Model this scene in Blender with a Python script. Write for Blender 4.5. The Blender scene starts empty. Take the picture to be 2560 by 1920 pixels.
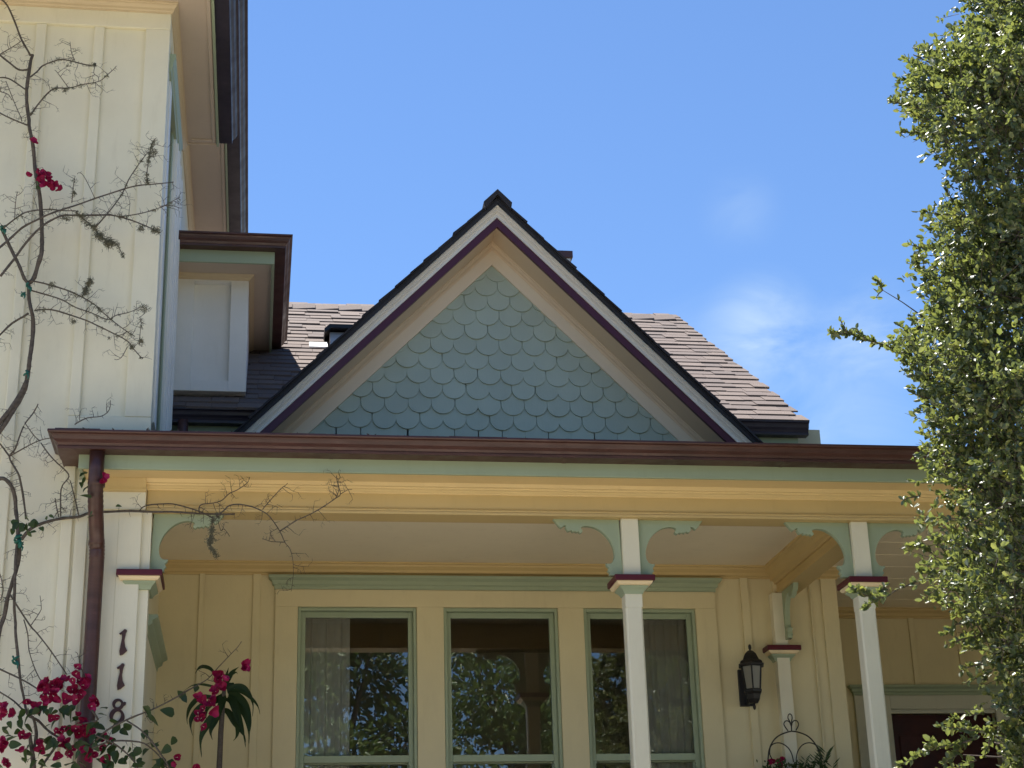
import bpy, bmesh, math, random
import numpy as np
from mathutils import Matrix, Vector

# ------------------------------------------------------------------ camera, sky, sun, exposure
SC = bpy.context.scene
COL = SC.collection
RIGHT = (0.98922494, -0.14366587, -0.02818039)
DOWN = (0.02444681, 0.35187589, -0.93572737)
FWD = (0.14434809, 0.92495593, 0.35159658)
FPX, CZ = 4229.3, 1.55
cam_d = bpy.data.cameras.new('camera')
cam = bpy.data.objects.new('camera', cam_d)
COL.objects.link(cam)
cam.matrix_world = Matrix(((RIGHT[0], -DOWN[0], -FWD[0], 0), (RIGHT[1], -DOWN[1], -FWD[1], 0),
                           (RIGHT[2], -DOWN[2], -FWD[2], CZ), (0, 0, 0, 1)))
cam_d.sensor_width = 36.0
cam_d.lens = 36.0 * FPX / 2560.0
cam_d.clip_start = 0.05
cam_d.clip_end = 2000
SC.camera = cam

SUN_EL, SUN_AZ = math.radians(66.2), math.radians(-25.5)      # azimuth from +Y (behind the house) towards +X
SUN = Vector((math.sin(SUN_AZ) * math.cos(SUN_EL), math.cos(SUN_AZ) * math.cos(SUN_EL), math.sin(SUN_EL)))
W = bpy.data.worlds.new('World')
SC.world = W
W.use_nodes = True
nt = W.node_tree
nt.nodes.clear()
n_out = nt.nodes.new('ShaderNodeOutputWorld')
n_bg = nt.nodes.new('ShaderNodeBackground')
n_sky = nt.nodes.new('ShaderNodeTexSky')
n_sky.sky_type = 'NISHITA'
n_sky.sun_disc = False
n_sky.sun_elevation = SUN_EL
n_sky.sun_rotation = SUN_AZ
n_sky.air_density = 1.0
n_sky.dust_density = 0.0
n_sky.ozone_density = 9.0
n_sky.altitude = 0
n_bg.inputs['Strength'].default_value = 0.075
n_tc = nt.nodes.new('ShaderNodeTexCoord')
# thin wisps of cloud, laid out by direction
n_map = nt.nodes.new('ShaderNodeMapping')
n_map.inputs['Scale'].default_value = (3.0, 3.0, 6.0)
n_map.inputs['Location'].default_value = (0.3, 1.7, 0.2)
n_no = nt.nodes.new('ShaderNodeTexNoise')
n_no.inputs['Scale'].default_value = 4.6
n_no.inputs['Detail'].default_value = 7
n_no.inputs['Roughness'].default_value = 0.55
n_no.inputs['Distortion'].default_value = 0.6
n_rmp = nt.nodes.new('ShaderNodeMapRange')
n_rmp.inputs['From Min'].default_value = 0.36
n_rmp.inputs['From Max'].default_value = 0.85
nt.links.new(n_tc.outputs['Generated'], n_map.inputs['Vector'])
nt.links.new(n_map.outputs['Vector'], n_no.inputs['Vector'])
nt.links.new(n_no.outputs['Fac'], n_rmp.inputs['Value'])


def pix_dir(px, py):
    v = [RIGHT[i] * (px - 1280) + DOWN[i] * (py - 960) + FWD[i] * FPX for i in range(3)]
    return Vector(v)


acc = None
for (px, py, rad, amt) in ((1905, 815, 0.042, 1.3), (1850, 525, 0.030, 0.32), (2195, 840, 0.045, 0.9), (2060, 1000, 0.08, 0.6), (1750, 880, 0.05, 0.35)):
    d = pix_dir(px, py).normalized()
    n_d = nt.nodes.new('ShaderNodeVectorMath')
    n_d.operation = 'DISTANCE'
    n_d.inputs[1].default_value = d
    nt.links.new(n_tc.outputs['Generated'], n_d.inputs[0])
    n_m = nt.nodes.new('ShaderNodeMapRange')
    n_m.interpolation_type = 'SMOOTHSTEP'
    n_m.inputs['From Min'].default_value = 0.0
    n_m.inputs['From Max'].default_value = rad
    n_m.inputs['To Min'].default_value = amt
    n_m.inputs['To Max'].default_value = 0.0
    nt.links.new(n_d.outputs['Value'], n_m.inputs['Value'])
    if acc is None:
        acc = n_m.outputs['Result']
    else:
        n_a = nt.nodes.new('ShaderNodeMath')
        n_a.operation = 'ADD'
        nt.links.new(acc, n_a.inputs[0])
        nt.links.new(n_m.outputs['Result'], n_a.inputs[1])
        acc = n_a.outputs[0]
n_mul = nt.nodes.new('ShaderNodeMath')
n_mul.operation = 'MULTIPLY'
n_mul.use_clamp = True
nt.links.new(acc, n_mul.inputs[0])
nt.links.new(n_rmp.outputs['Result'], n_mul.inputs[1])
n_mx = nt.nodes.new('ShaderNodeMix')
n_mx.data_type = 'RGBA'
n_mx.inputs[7].default_value = (3.6, 4.6, 5.6, 1)
nt.links.new(n_mul.outputs[0], n_mx.inputs[0])
nt.links.new(n_sky.outputs['Color'], n_mx.inputs[6])
nt.links.new(n_mx.outputs[2], n_bg.inputs['Color'])
nt.links.new(n_bg.outputs['Background'], n_out.inputs['Surface'])

sun_d = bpy.data.lights.new('sun', 'SUN')
sun_d.energy = 5.0
sun_d.angle = math.radians(0.53)
sun_d.color = (1.0, 0.955, 0.88)
sun_o = bpy.data.objects.new('sun', sun_d)
COL.objects.link(sun_o)
sun_o.rotation_euler = SUN.to_track_quat('Z', 'Y').to_euler()
sun_o.location = (-6, 12, 30)

SC.view_settings.view_transform = 'Standard'
SC.view_settings.look = 'None'
SC.view_settings.gamma = 1.0
SC.view_settings.exposure = 1.30
SC.view_settings.use_curve_mapping = False
SC.cycles.max_bounces = 10
SC.cycles.diffuse_bounces = 5
SC.cycles.glossy_bounces = 4
SC.cycles.transparent_max_bounces = 12
SC.cycles.caustics_reflective = False
SC.cycles.caustics_refractive = False


def at(px, py, Y):
    """point of the place seen at photo pixel (px, py) in the vertical plane at depth Y"""
    d = pix_dir(px, py)
    t = Y / d.y
    return Vector((d.x * t, Y, d.z * t + CZ))


# ------------------------------------------------------------------ materials
MATS = {}


def mat(name):
    m = bpy.data.materials.new(name)
    m.use_nodes = True
    MATS[name] = m
    t = m.node_tree
    b = t.nodes['Principled BSDF']
    return m, t, b


def nnode(t, typ, **kw):
    n = t.nodes.new(typ)
    for k, v in kw.items():
        if k in n.inputs:
            n.inputs[k].default_value = v
        else:
            setattr(n, k, v)
    return n


def noise(t, scale, detail=4, rough=0.55, sx=1, sy=1, sz=1):
    g = t.nodes.new('ShaderNodeNewGeometry')
    mp = t.nodes.new('ShaderNodeMapping')
    mp.inputs['Scale'].default_value = (sx, sy, sz)
    t.links.new(g.outputs['Position'], mp.inputs['Vector'])
    n = t.nodes.new('ShaderNodeTexNoise')
    n.inputs['Scale'].default_value = scale
    n.inputs['Detail'].default_value = detail
    n.inputs['Roughness'].default_value = rough
    t.links.new(mp.outputs['Vector'], n.inputs['Vector'])
    return n.outputs['Fac']


def mrange(t, src, a, b, c, d):
    n = t.nodes.new('ShaderNodeMapRange')
    for k, v in (('From Min', a), ('From Max', b), ('To Min', c), ('To Max', d)):
        n.inputs[k].default_value = v
    t.links.new(src, n.inputs['Value'])
    return n.outputs['Result']


def mixc(t, fac, ca, cb):
    n = t.nodes.new('ShaderNodeMix')
    n.data_type = 'RGBA'
    if isinstance(fac, (int, float)):
        n.inputs[0].default_value = fac
    else:
        t.links.new(fac, n.inputs[0])
    for i, c in ((6, ca), (7, cb)):
        if isinstance(c, tuple):
            n.inputs[i].default_value = (*c, 1)
        else:
            t.links.new(c, n.inputs[i])
    return n.outputs[2]


def bump(t, b, src, strength, dist=0.01):
    n = t.nodes.new('ShaderNodeBump')
    n.inputs['Strength'].default_value = strength
    n.inputs['Distance'].default_value = dist
    t.links.new(src, n.inputs['Height'])
    t.links.new(n.outputs['Normal'], b.inputs['Normal'])


def paint(name, col, rough=0.5, var=0.10, dirt=(0.42, 0.36, 0.27), dirt_amt=0.22, grain=0.25):
    """brushed house paint: slow tone drift, a little grime in streaks, faint brush grain"""
    m, t, b = mat(name)
    c2 = tuple(max(0, x * (1 - var)) for x in col)
    c1 = mixc(t, mrange(t, noise(t, 2.3, 5), 0.3, 0.7, 0, 1), col, c2)
    streak = mrange(t, noise(t, 5.0, 6, 0.65, 3.0, 3.0, 0.5), 0.55, 0.82, 0, dirt_amt)
    dcol = tuple(col[i] * (0.45 + 0.55 * dirt[i]) for i in range(3))
    c = mixc(t, streak, c1, dcol)
    spk = mrange(t, noise(t, 90, 3, 0.6), 0.66, 0.80, 0, 0.35)
    c = mixc(t, spk, c, tuple(x * 0.72 for x in col))
    t.links.new(c, b.inputs['Base Color'])
    b.inputs['Roughness'].default_value = rough
    b.inputs['Specular IOR Level'].default_value = 0.35
    bump(t, b, noise(t, 60, 5, 0.6, 1, 1, 0.35), grain, 0.004)
    return m


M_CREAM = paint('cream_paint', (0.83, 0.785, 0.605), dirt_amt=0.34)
M_CREAM_SHADE = paint('cream_paint_porch_shade', (0.72, 0.635, 0.395), dirt_amt=0.30)  # same cream paint, with the porch's warm shade mixed into its colour
M_WHITE = paint('pale_trim_paint', (0.86, 0.85, 0.80))
M_YELLOW = paint('buff_trim_paint', (0.62, 0.465, 0.215), var=0.08)
M_BUFF2 = paint('light_buff_paint', (0.80, 0.62, 0.32), var=0.08)
M_CAP = paint('cap_moulding_paint', (0.88, 0.71, 0.45), var=0.05)
M_CROWNT = paint('tan_crown_paint', (0.66, 0.54, 0.36), var=0.08)
M_BARGE = paint('barge_cream_paint', (0.76, 0.71, 0.62), var=0.03, dirt_amt=0.04, grain=0.05)
M_RAKE = paint('rake_tan_paint', (0.80, 0.695, 0.545), var=0.05, dirt_amt=0.08, grain=0.08)
M_GSOF = paint('gable_soffit_paint', (0.72, 0.58, 0.42), var=0.06, dirt_amt=0.10, grain=0.08)
M_CEIL = paint('porch_ceiling_paint', (0.92, 0.82, 0.63), var=0.06)
M_SOFFIT = paint('soffit_paint', (0.60, 0.50, 0.40), var=0.08)
M_SAGE = paint('sage_paint', (0.365, 0.435, 0.30), var=0.08)
M_SCALE = paint('sage_shingle_paint', (0.45, 0.52, 0.435), var=0.10, dirt_amt=0.18)
t = M_SCALE.node_tree
b = t.nodes['Principled BSDF']
src = b.inputs['Base Color'].links[0].from_socket
oi = t.nodes.new('ShaderNodeObjectInfo')
hv = t.nodes.new('ShaderNodeHueSaturation')
t.links.new(mrange(t, oi.outputs['Random'], 0, 1, 0.945, 1.045), hv.inputs['Value'])
t.links.new(src, hv.inputs['Color'])
t.links.new(hv.outputs['Color'], b.inputs['Base Color'])
M_PLUM = paint('plum_paint', (0.085, 0.022, 0.042), 0.4, dirt_amt=0.3)
M_MAROON = paint('maroon_paint', (0.10, 0.012, 0.022), 0.4, dirt_amt=0.2)


def metal_paint(name, col, rough):
    m, t, b = mat(name)
    f = mrange(t, noise(t, 3.2, 6, 0.6, 1.0, 1, 6), 0.35, 0.7, 0, 1)
    c = mixc(t, f, col, tuple(x * 0.55 for x in col))
    f2 = mrange(t, noise(t, 24, 5, 0.7), 0.6, 0.8, 0, 0.5)
    c = mixc(t, f2, c, tuple(min(1, x * 1.8 + 0.01) for x in col))
    t.links.new(c, b.inputs['Base Color'])
    t.links.new(mrange(t, noise(t, 9, 4), 0.3, 0.7, rough - 0.1, rough + 0.15), b.inputs['Roughness'])
    b.inputs['Specular IOR Level'].default_value = 0.5
    return m


M_GUTTER = metal_paint('brown_gutter_enamel', (0.088, 0.036, 0.029), 0.38)
M_GUTTER2 = metal_paint('dark_gutter_enamel', (0.040, 0.032, 0.046), 0.4)
M_IRON = metal_paint('black_lantern_enamel', (0.012, 0.011, 0.012), 0.45)
M_BRONZE = metal_paint('brown_number_enamel', (0.075, 0.028, 0.022), 0.5)
M_GALV = metal_paint('galvanised_sheet', (0.66, 0.67, 0.68), 0.5)
M_WIRE = metal_paint('dark_wire', (0.035, 0.03, 0.022), 0.6)


def shingle_mat(name, ca, cb, cc):
    m, t, b = mat(name)
    oi = t.nodes.new('ShaderNodeObjectInfo')
    ge = t.nodes.new('ShaderNodeNewGeometry')
    ad = nnode(t, 'ShaderNodeMath', operation='ADD')
    t.links.new(oi.outputs['Random'], ad.inputs[0])
    t.links.new(ge.outputs['Random Per Island'], ad.inputs[1])
    fr = nnode(t, 'ShaderNodeMath', operation='FRACT')
    t.links.new(ad.outputs[0], fr.inputs[0])
    r = t.nodes.new('ShaderNodeValToRGB')
    r.color_ramp.elements[0].color = (*ca, 1)
    r.color_ramp.elements[1].color = (*cc, 1)
    e = r.color_ramp.elements.new(0.5)
    e.color = (*cb, 1)
    t.links.new(fr.outputs[0], r.inputs[0])
    gr = mrange(t, noise(t, 220, 2, 0.7), 0.3, 0.7, 0.0, 1.0)
    c = mixc(t, gr, r.outputs['Color'], mixc(t, 0.6, r.outputs['Color'], (0.06, 0.045, 0.04)))
    t.links.new(c, b.inputs['Base Color'])
    b.inputs['Roughness'].default_value = 0.9
    b.inputs['Specular IOR Level'].default_value = 0.2
    bump(t, b, noise(t, 260, 2, 0.7), 0.5, 0.004)
    return m


M_ROOF = shingle_mat('asphalt_shingle', (0.245, 0.195, 0.168), (0.21, 0.165, 0.145), (0.175, 0.143, 0.132))
M_EDGE = shingle_mat('dark_shingle_edge', (0.045, 0.048, 0.056), (0.036, 0.038, 0.046), (0.028, 0.03, 0.038))
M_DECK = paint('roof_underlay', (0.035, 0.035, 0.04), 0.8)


def simple(name, col, rough=0.7, spec=0.3, nscale=30, var=0.35):
    m, t, b = mat(name)
    c = mixc(t, mrange(t, noise(t, nscale, 5), 0.3, 0.7, 0, 1), col, tuple(x * (1 - var) for x in col))
    t.links.new(c, b.inputs['Base Color'])
    b.inputs['Roughness'].default_value = rough
    b.inputs['Specular IOR Level'].default_value = spec
    return m


M_BARK = simple('grey_bark', (0.15, 0.125, 0.105), 0.9, 0.1, 60, 0.5)
M_TWIG = simple('brown_twig', (0.135, 0.112, 0.090), 0.9, 0.1, 90, 0.4)
M_LICHEN = simple('grey_lichen', (0.20, 0.195, 0.14), 0.95, 0.0, 80, 0.5)
M_TIE = simple('green_plastic_tie', (0.01, 0.14, 0.10), 0.4, 0.5, 40, 0.3)
M_DOOR = simple('dark_door_stain', (0.055, 0.008, 0.007), 0.45, 0.3, 12, 0.4)
M_ROOM = simple('room_plaster', (0.52, 0.43, 0.34), 0.8, 0.2, 3, 0.1)
M_FLOORB = simple('porch_floor_paint', (0.085, 0.072, 0.058), 0.6, 0.3, 8, 0.2)
M_GROUND = simple('dry_lawn', (0.115, 0.115, 0.06), 0.95, 0.1, 14, 0.4)
M_YARD = simple('pale_gravel_yard', (0.56, 0.48, 0.36), 0.95, 0.1, 14, 0.25)
M_WALK = simple('concrete_walk', (0.50, 0.46, 0.40), 0.9, 0.2, 9, 0.2)
M_ASPHALT = simple('street_asphalt', (0.06, 0.06, 0.062), 0.9, 0.2, 30, 0.3)
M_POT = simple('clay_pot', (0.30, 0.12, 0.06), 0.8, 0.2, 20, 0.3)
M_COCO = simple('coco_liner', (0.09, 0.055, 0.03), 0.95, 0.1, 60, 0.5)


def leafmat(name, ca, cb, cc, trans, rough=0.38, spec=0.5, transcol=None, tw=0.35):
    m, t, b = mat(name)
    oi = t.nodes.new('ShaderNodeObjectInfo')
    ge = t.nodes.new('ShaderNodeNewGeometry')
    ad = nnode(t, 'ShaderNodeMath', operation='ADD')
    t.links.new(oi.outputs['Random'], ad.inputs[0])
    t.links.new(ge.outputs['Random Per Island'], ad.inputs[1])
    fr = nnode(t, 'ShaderNodeMath', operation='FRACT')
    t.links.new(ad.outputs[0], fr.inputs[0])
    r = t.nodes.new('ShaderNodeValToRGB')
    r.color_ramp.elements[0].color = (*ca, 1)
    r.color_ramp.elements[1].color = (*cc, 1)
    e = r.color_ramp.elements.new(0.72)
    e.color = (*cb, 1)
    t.links.new(fr.outputs[0], r.inputs[0])
    t.links.new(r.outputs['Color'], b.inputs['Base Color'])
    b.inputs['Roughness'].default_value = rough
    b.inputs['Specular IOR Level'].default_value = spec
    tr = t.nodes.new('ShaderNodeBsdfTranslucent')
    if transcol:
        t.links.new(mixc(t, 0.5, r.outputs['Color'], transcol), tr.inputs['Color'])
    else:
        t.links.new(mixc(t, 0.6, r.outputs['Color'], trans), tr.inputs['Color'])
    mx = t.nodes.new('ShaderNodeMixShader')
    mx.inputs[0].default_value = tw
    t.links.new(b.outputs[0], mx.inputs[1])
    t.links.new(tr.outputs[0], mx.inputs[2])
    t.links.new(mx.outputs[0], t.nodes['Material Output'].inputs['Surface'])
    return m


M_OAK = leafmat('glossy_green_leaf', (0.055, 0.088, 0.040), (0.112, 0.146, 0.055), (0.28, 0.28, 0.065), (0.34, 0.39, 0.07), 0.44, 1.0, tw=0.36)
M_STREETLEAF = leafmat('street_tree_leaf', (0.06, 0.11, 0.035), (0.10, 0.16, 0.05), (0.17, 0.21, 0.07), (0.20, 0.28, 0.05), 0.4, 0.5)
M_BLEAF = leafmat('vine_leaf', (0.025, 0.05, 0.018), (0.045, 0.08, 0.028), (0.075, 0.115, 0.045), (0.12, 0.18, 0.03), 0.45, 0.4)
M_DLEAF = leafmat('strap_leaf', (0.016, 0.034, 0.010), (0.024, 0.048, 0.014), (0.036, 0.062, 0.020), (0.06, 0.10, 0.02), 0.5, 0.25, tw=0.2)
M_BRACT = leafmat('crimson_bract', (0.22, 0.006, 0.040), (0.33, 0.012, 0.075), (0.50, 0.045, 0.17), (0.55, 0.02, 0.12), 0.55, 0.2, tw=0.4)
M_STAMEN = simple('white_floret', (0.85, 0.80, 0.68), 0.6, 0.2, 10, 0.1)

m, t, b = mat('window_glass')
M_GLASS = m
t.nodes.remove(b)
g1 = t.nodes.new('ShaderNodeBsdfGlossy')
g1.inputs['Roughness'].default_value = 0.0
g2 = t.nodes.new('ShaderNodeBsdfTransparent')
g2.inputs['Color'].default_value = (0.95, 0.965, 0.955, 1)
fr = t.nodes.new('ShaderNodeFresnel')
fr.inputs['IOR'].default_value = 2.0
mx = t.nodes.new('ShaderNodeMixShader')
bp = t.nodes.new('ShaderNodeBump')
bp.inputs['Strength'].default_value = 0.03
bp.inputs['Distance'].default_value = 0.004
t.links.new(noise(t, 3.5, 2, 0.4), bp.inputs['Height'])
t.links.new(bp.outputs['Normal'], g1.inputs['Normal'])
t.links.new(fr.outputs[0], mx.inputs[0])
t.links.new(g2.outputs[0], mx.inputs[1])
t.links.new(g1.outputs[0], mx.inputs[2])
t.links.new(mx.outputs[0], t.nodes['Material Output'].inputs['Surface'])

m, t, b = mat('lantern_glass')
M_LGLASS = m
b.inputs['Base Color'].default_value = (0.42, 0.40, 0.32, 1)
b.inputs['Roughness'].default_value = 0.35
b.inputs['Transmission Weight'].default_value = 0.45

m, t, b = mat('sheer_curtain')
M_CURT = m
b.inputs['Roughness'].default_value = 0.9
cc = mixc(t, mrange(t, noise(t, 40, 3, 0.6, 1, 1, 0.1), 0.3, 0.7, 0, 1), (0.94, 0.90, 0.80), (0.82, 0.78, 0.69))
t.links.new(cc, b.inputs['Base Color'])
tr = t.nodes.new('ShaderNodeBsdfTranslucent')
tr.inputs['Color'].default_value = (0.75, 0.70, 0.6, 1)
mx = t.nodes.new('ShaderNodeMixShader')
mx.inputs[0].default_value = 0.18
t.links.new(b.outputs[0], mx.inputs[1])
t.links.new(tr.outputs[0], mx.inputs[2])
t.links.new(mx.outputs[0], t.nodes['Material Output'].inputs['Surface'])


# ------------------------------------------------------------------ builders
class MB:
    def __init__(self):
        self.v = []
        self.f = []
        self.mi = []

    def add(self, vs, fs, mi=0):
        o = len(self.v)
        self.v += [tuple(p) for p in vs]
        self.f += [tuple(i + o for i in q) for q in fs]
        self.mi += [mi] * len(fs)
        return self

    def box(self, x0, x1, y0, y1, z0, z1, mi=0):
        vs = [(x, y, z) for z in (z0, z1) for y in (y0, y1) for x in (x0, x1)]
        return self.add(vs, [(0, 2, 3, 1), (4, 5, 7, 6), (0, 1, 5, 4), (2, 6, 7, 3), (0, 4, 6, 2), (1, 3, 7, 5)], mi)

    def prism(self, poly, fn0, fn1, mi=0):
        """poly: 2D outline; fn0/fn1 map (a, b) to a 3D point on either side"""
        n = len(poly)
        vs = [fn0(a, b) for a, b in poly] + [fn1(a, b) for a, b in poly]
        fs = [tuple(range(n - 1, -1, -1)), tuple(range(n, 2 * n))]
        fs += [(i, (i + 1) % n, n + (i + 1) % n, n + i) for i in range(n)]
        return self.add(vs, fs, mi)

    def sweep(self, path, prof, fn=None, closed=False, mi=0):
        """closed profile (d outward to the right of the path, c out of its plane) along a mitred 2D path"""
        if fn is None:
            fn = lambda a, b, c: (a, b, c)
        n = len(path)
        k = len(prof)
        rings = []
        for i in range(n):
            def nrm(p, q):
                dx, dy = q[0] - p[0], q[1] - p[1]
                l = math.hypot(dx, dy)
                return (dy / l, -dx / l)
            if closed:
                n1 = nrm(path[i - 1], path[i])
                n2 = nrm(path[i], path[(i + 1) % n])
            else:
                n1 = nrm(path[i - 1], path[i]) if i > 0 else nrm(path[i], path[i + 1])
                n2 = nrm(path[i], path[i + 1]) if i < n - 1 else n1
            s = 1 + n1[0] * n2[0] + n1[1] * n2[1]
            mx_, my_ = (n1[0] + n2[0]) / s, (n1[1] + n2[1]) / s
            rings.append([fn(path[i][0] + mx_ * d, path[i][1] + my_ * d, c) for d, c in prof])
        vs = [p for r in rings for p in r]
        fs = []
        for i in range(n if closed else n - 1):
            a, bq = i * k, ((i + 1) % n) * k
            for j in range(k):
                fs.append((a + j, a + (j + 1) % k, bq + (j + 1) % k, bq + j))
        if not closed:
            fs.append(tuple(range(k - 1, -1, -1)))
            fs.append(tuple(range((n - 1) * k, n * k)))
        return self.add(vs, fs, mi)

    def tube(self, pts, rad, sides=6, mi=0):
        pts = [Vector(p) for p in pts]
        n = len(pts)
        if not isinstance(rad, (list, tuple)):
            rad = [rad] * n
        vs = []
        up = Vector((0.31, 0.2, 0.93))
        for i in range(n):
            d = (pts[min(i + 1, n - 1)] - pts[max(i - 1, 0)])
            if d.length < 1e-9:
                d = Vector((0, 0, 1))
            d.normalize()
            a = d.cross(up)
            if a.length < 0.05:
                a = d.cross(Vector((1, 0, 0)))
            a.normalize()
            bq = d.cross(a)
            for j in range(sides):
                th = 2 * math.pi * j / sides
                vs.append(pts[i] + (a * math.cos(th) + bq * math.sin(th)) * rad[i])
        fs = []
        for i in range(n - 1):
            for j in range(sides):
                fs.append((i * sides + j, i * sides + (j + 1) % sides, (i + 1) * sides + (j + 1) % sides, (i + 1) * sides + j))
        fs.append(tuple(range(sides - 1, -1, -1)))
        fs.append(tuple(range((n - 1) * sides, n * sides)))
        return self.add(vs, fs, mi)

    def lathe(self, prof, cx, cy, sides=12, rot=0.0, mi=0):
        """prof: (radius, z) from bottom to top"""
        vs = []
        for r, z in prof:
            for j in range(sides):
                th = rot + 2 * math.pi * j / sides
                vs.append((cx + r * math.cos(th), cy + r * math.sin(th), z))
        fs = []
        for i in range(len(prof) - 1):
            for j in range(sides):
                fs.append((i * sides + j, i * sides + (j + 1) % sides, (i + 1) * sides + (j + 1) % sides, (i + 1) * sides + j))
        fs.append(tuple(range(sides - 1, -1, -1)))
        fs.append(tuple(range((len(prof) - 1) * sides, len(prof) * sides)))
        return self.add(vs, fs, mi)

    def mesh(self, name, smooth=False):
        me = bpy.data.meshes.new(name)
        me.from_pydata(self.v, [], self.f)
        if any(self.mi):
            me.polygons.foreach_set('material_index', self.mi)
        bm = bmesh.new()
        bm.from_mesh(me)
        bmesh.ops.recalc_face_normals(bm, faces=bm.faces)
        bm.to_mesh(me)
        bm.free()
        if smooth:
            me.polygons.foreach_set('use_smooth', [True] * len(me.polygons))
        me.update()
        return me


WL = {}


def link(o, parent=None, loc=None):
    COL.objects.link(o)
    if loc is not None:
        o.location = loc
    if parent is not None:
        o.parent = parent
        o.matrix_parent_inverse = Matrix.Translation(-WL.get(parent.name, Vector((0, 0, 0))))
    WL[o.name] = Vector(o.location)
    return o


def obj(name, mb, mats, parent=None, smooth=False, bevel=0.0, label=None):
    me = mb.mesh(name, smooth) if isinstance(mb, MB) else mb
    for mm in (mats if isinstance(mats, (list, tuple)) else [mats]):
        me.materials.append(mm)
    o = bpy.data.objects.new(name, me)
    link(o, parent)
    if bevel:
        md = o.modifiers.new('bevel', 'BEVEL')
        md.width = bevel
        md.segments = 2
        md.limit_method = 'ANGLE'
        md.angle_limit = math.radians(40)
    if label:
        o['label'] = label
    return o


def inst(name, me, parent, loc, rot=(0, 0, 0), scale=(1, 1, 1)):
    o = bpy.data.objects.new(name, me)
    link(o, parent, loc)
    o.rotation_euler = rot
    o.scale = scale
    return o


def tag(o, label, cat, group=None, kind=None):
    if label:
        o['label'] = label
    if cat:
        o['category'] = cat
    if group:
        o['group'] = group
    if kind:
        o['kind'] = kind
    return o


def empty(name, loc, label, cat, group=None):
    o = bpy.data.objects.new(name, None)
    o.empty_display_size = 0.2
    link(o, None, loc)
    return tag(o, label, cat, group)


def bx(name, x0, x1, y0, y1, z0, z1, m, parent, bevel=0.003, label=None):
    return obj(name, MB().box(x0, x1, y0, y1, z0, z1), m, parent, bevel=bevel, label=label)


# ------------------------------------------------------------------ ground
g = obj('ground', MB().add([(-300, -300, 0), (300, -300, 0), (300, 300, 0), (-300, 300, 0)], [(0, 1, 2, 3)]), M_GROUND)
tag(g, None, None, kind='structure')
g = obj('front_yard', MB().add([(-9, -1.2, 0.004), (14, -1.2, 0.004), (14, 8.9, 0.004), (-9, 8.9, 0.004)], [(0, 1, 2, 3)]), M_YARD)
tag(g, None, None, kind='structure')
g = obj('street', MB().add([(-300, -13, 0.006), (300, -13, 0.006), (300, -4.5, 0.006), (-300, -4.5, 0.006)], [(0, 1, 2, 3)]), M_ASPHALT)
tag(g, None, None, kind='structure')
g = obj('pavement', MB().box(-120, 120, -4.3, -1.2, 0.002, 0.12), M_WALK, bevel=0.01)
tag(g, None, None, kind='structure')
g = obj('path', MB().box(1.0, 2.4, -1.2, 6.9, 0.008, 0.03), M_WALK)
tag(g, None, None, kind='structure')

# ------------------------------------------------------------------ the house
house = empty('house', (1.5, 10.75, 0), 'cream and sage green Victorian house with shingled gable and front porch', 'house')

# ---- main front wall with three window openings
YB = 10.75
wins = [(0.244, 1.004), (1.181, 1.931), (2.104, 2.856)]
w = MB()
edges = [-0.64] + [e for a in wins for e in a] + [3.844]
for i in range(0, len(edges), 2):
    w.box(edges[i], edges[i + 1], YB, YB + 0.15, 1.9, 4.065)
w.box(-0.64, 3.844, YB, YB + 0.15, 1.3, 1.9)
w.box(-0.64, 3.844, YB, YB + 0.15, 4.065, 5.35)
front_wall = obj('wall', w, M_CREAM_SHADE, house, label='cream board-and-batten wall behind the porch')
for xa, xb in ((-0.385, -0.350), (-0.046, 0.004), (3.18, 3.235), (3.40, 3.44), (3.655, 3.668)):
    bx('batten', xa, xb, YB - 0.018, YB, 1.35, 4.28, M_CREAM_SHADE, front_wall, 0.004)
bx('corner_board', 3.74, 3.848, YB - 0.014, YB + 0.10, 1.35, 4.28, M_CREAM_SHADE, front_wall)
# side return into the entry, entry wall
bx('wall', 3.70, 3.842, YB + 0.15, 11.915, 1.3, 5.0, M_CREAM_SHADE, house, 0, 'cream wall returning into the entry recess')
YE = 11.915
w = MB()
w.box(3.70, 4.59, YE, YE + 0.15, 1.3, 5.0).box(5.40, 7.2, YE, YE + 0.15, 1.3, 5.0).box(4.59, 5.40, YE, YE + 0.15, 3.57, 5.0)
entry_wall = obj('wall', w, M_CREAM_SHADE, house, label='shaded cream wall around the front door')
for xa in (4.80, 5.17, 5.55):
    bx('batten', xa, xa + 0.045, YE - 0.018, YE, 3.77, 4.28, M_CREAM_SHADE, entry_wall, 0.004)
M_CASE = paint('grey_cream_casing', (0.60, 0.60, 0.50))
door = MB()
door.box(4.58, 5.41, YE + 0.06, YE + 0.11, 1.35, 3.59)
for (xa, xb, za, zb) in ((4.66, 4.96, 2.45, 3.42), (5.03, 5.33, 2.45, 3.42), (4.66, 4.96, 1.5, 2.3), (5.03, 5.33, 1.5, 2.3)):
    door.box(xa, xb, YE + 0.048, YE + 0.061, za, zb)
dr = obj('front_door', door, M_DOOR, house, bevel=0.004, label='very dark red-brown panelled front door')
kn = MB().lathe([(0.012, 2.30), (0.026, 2.315), (0.03, 2.33), (0.026, 2.345), (0.012, 2.36)], 4.645, YE + 0.03, 10)
obj('handle', kn, M_IRON, dr, True)
dc = MB()
dc.box(4.32, 4.59, YE - 0.022, YE + 0.02, 1.35, 3.70).box(5.40, 5.67, YE - 0.022, YE + 0.02, 1.35, 3.70)
dc.box(4.59, 5.40, YE - 0.022, YE + 0.02, 3.60, 3.70).box(4.59, 5.40, YE - 0.002, YE + 0.05, 3.57, 3.60)
obj('casing', dc, M_CASE, dr, bevel=0.003)
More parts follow.
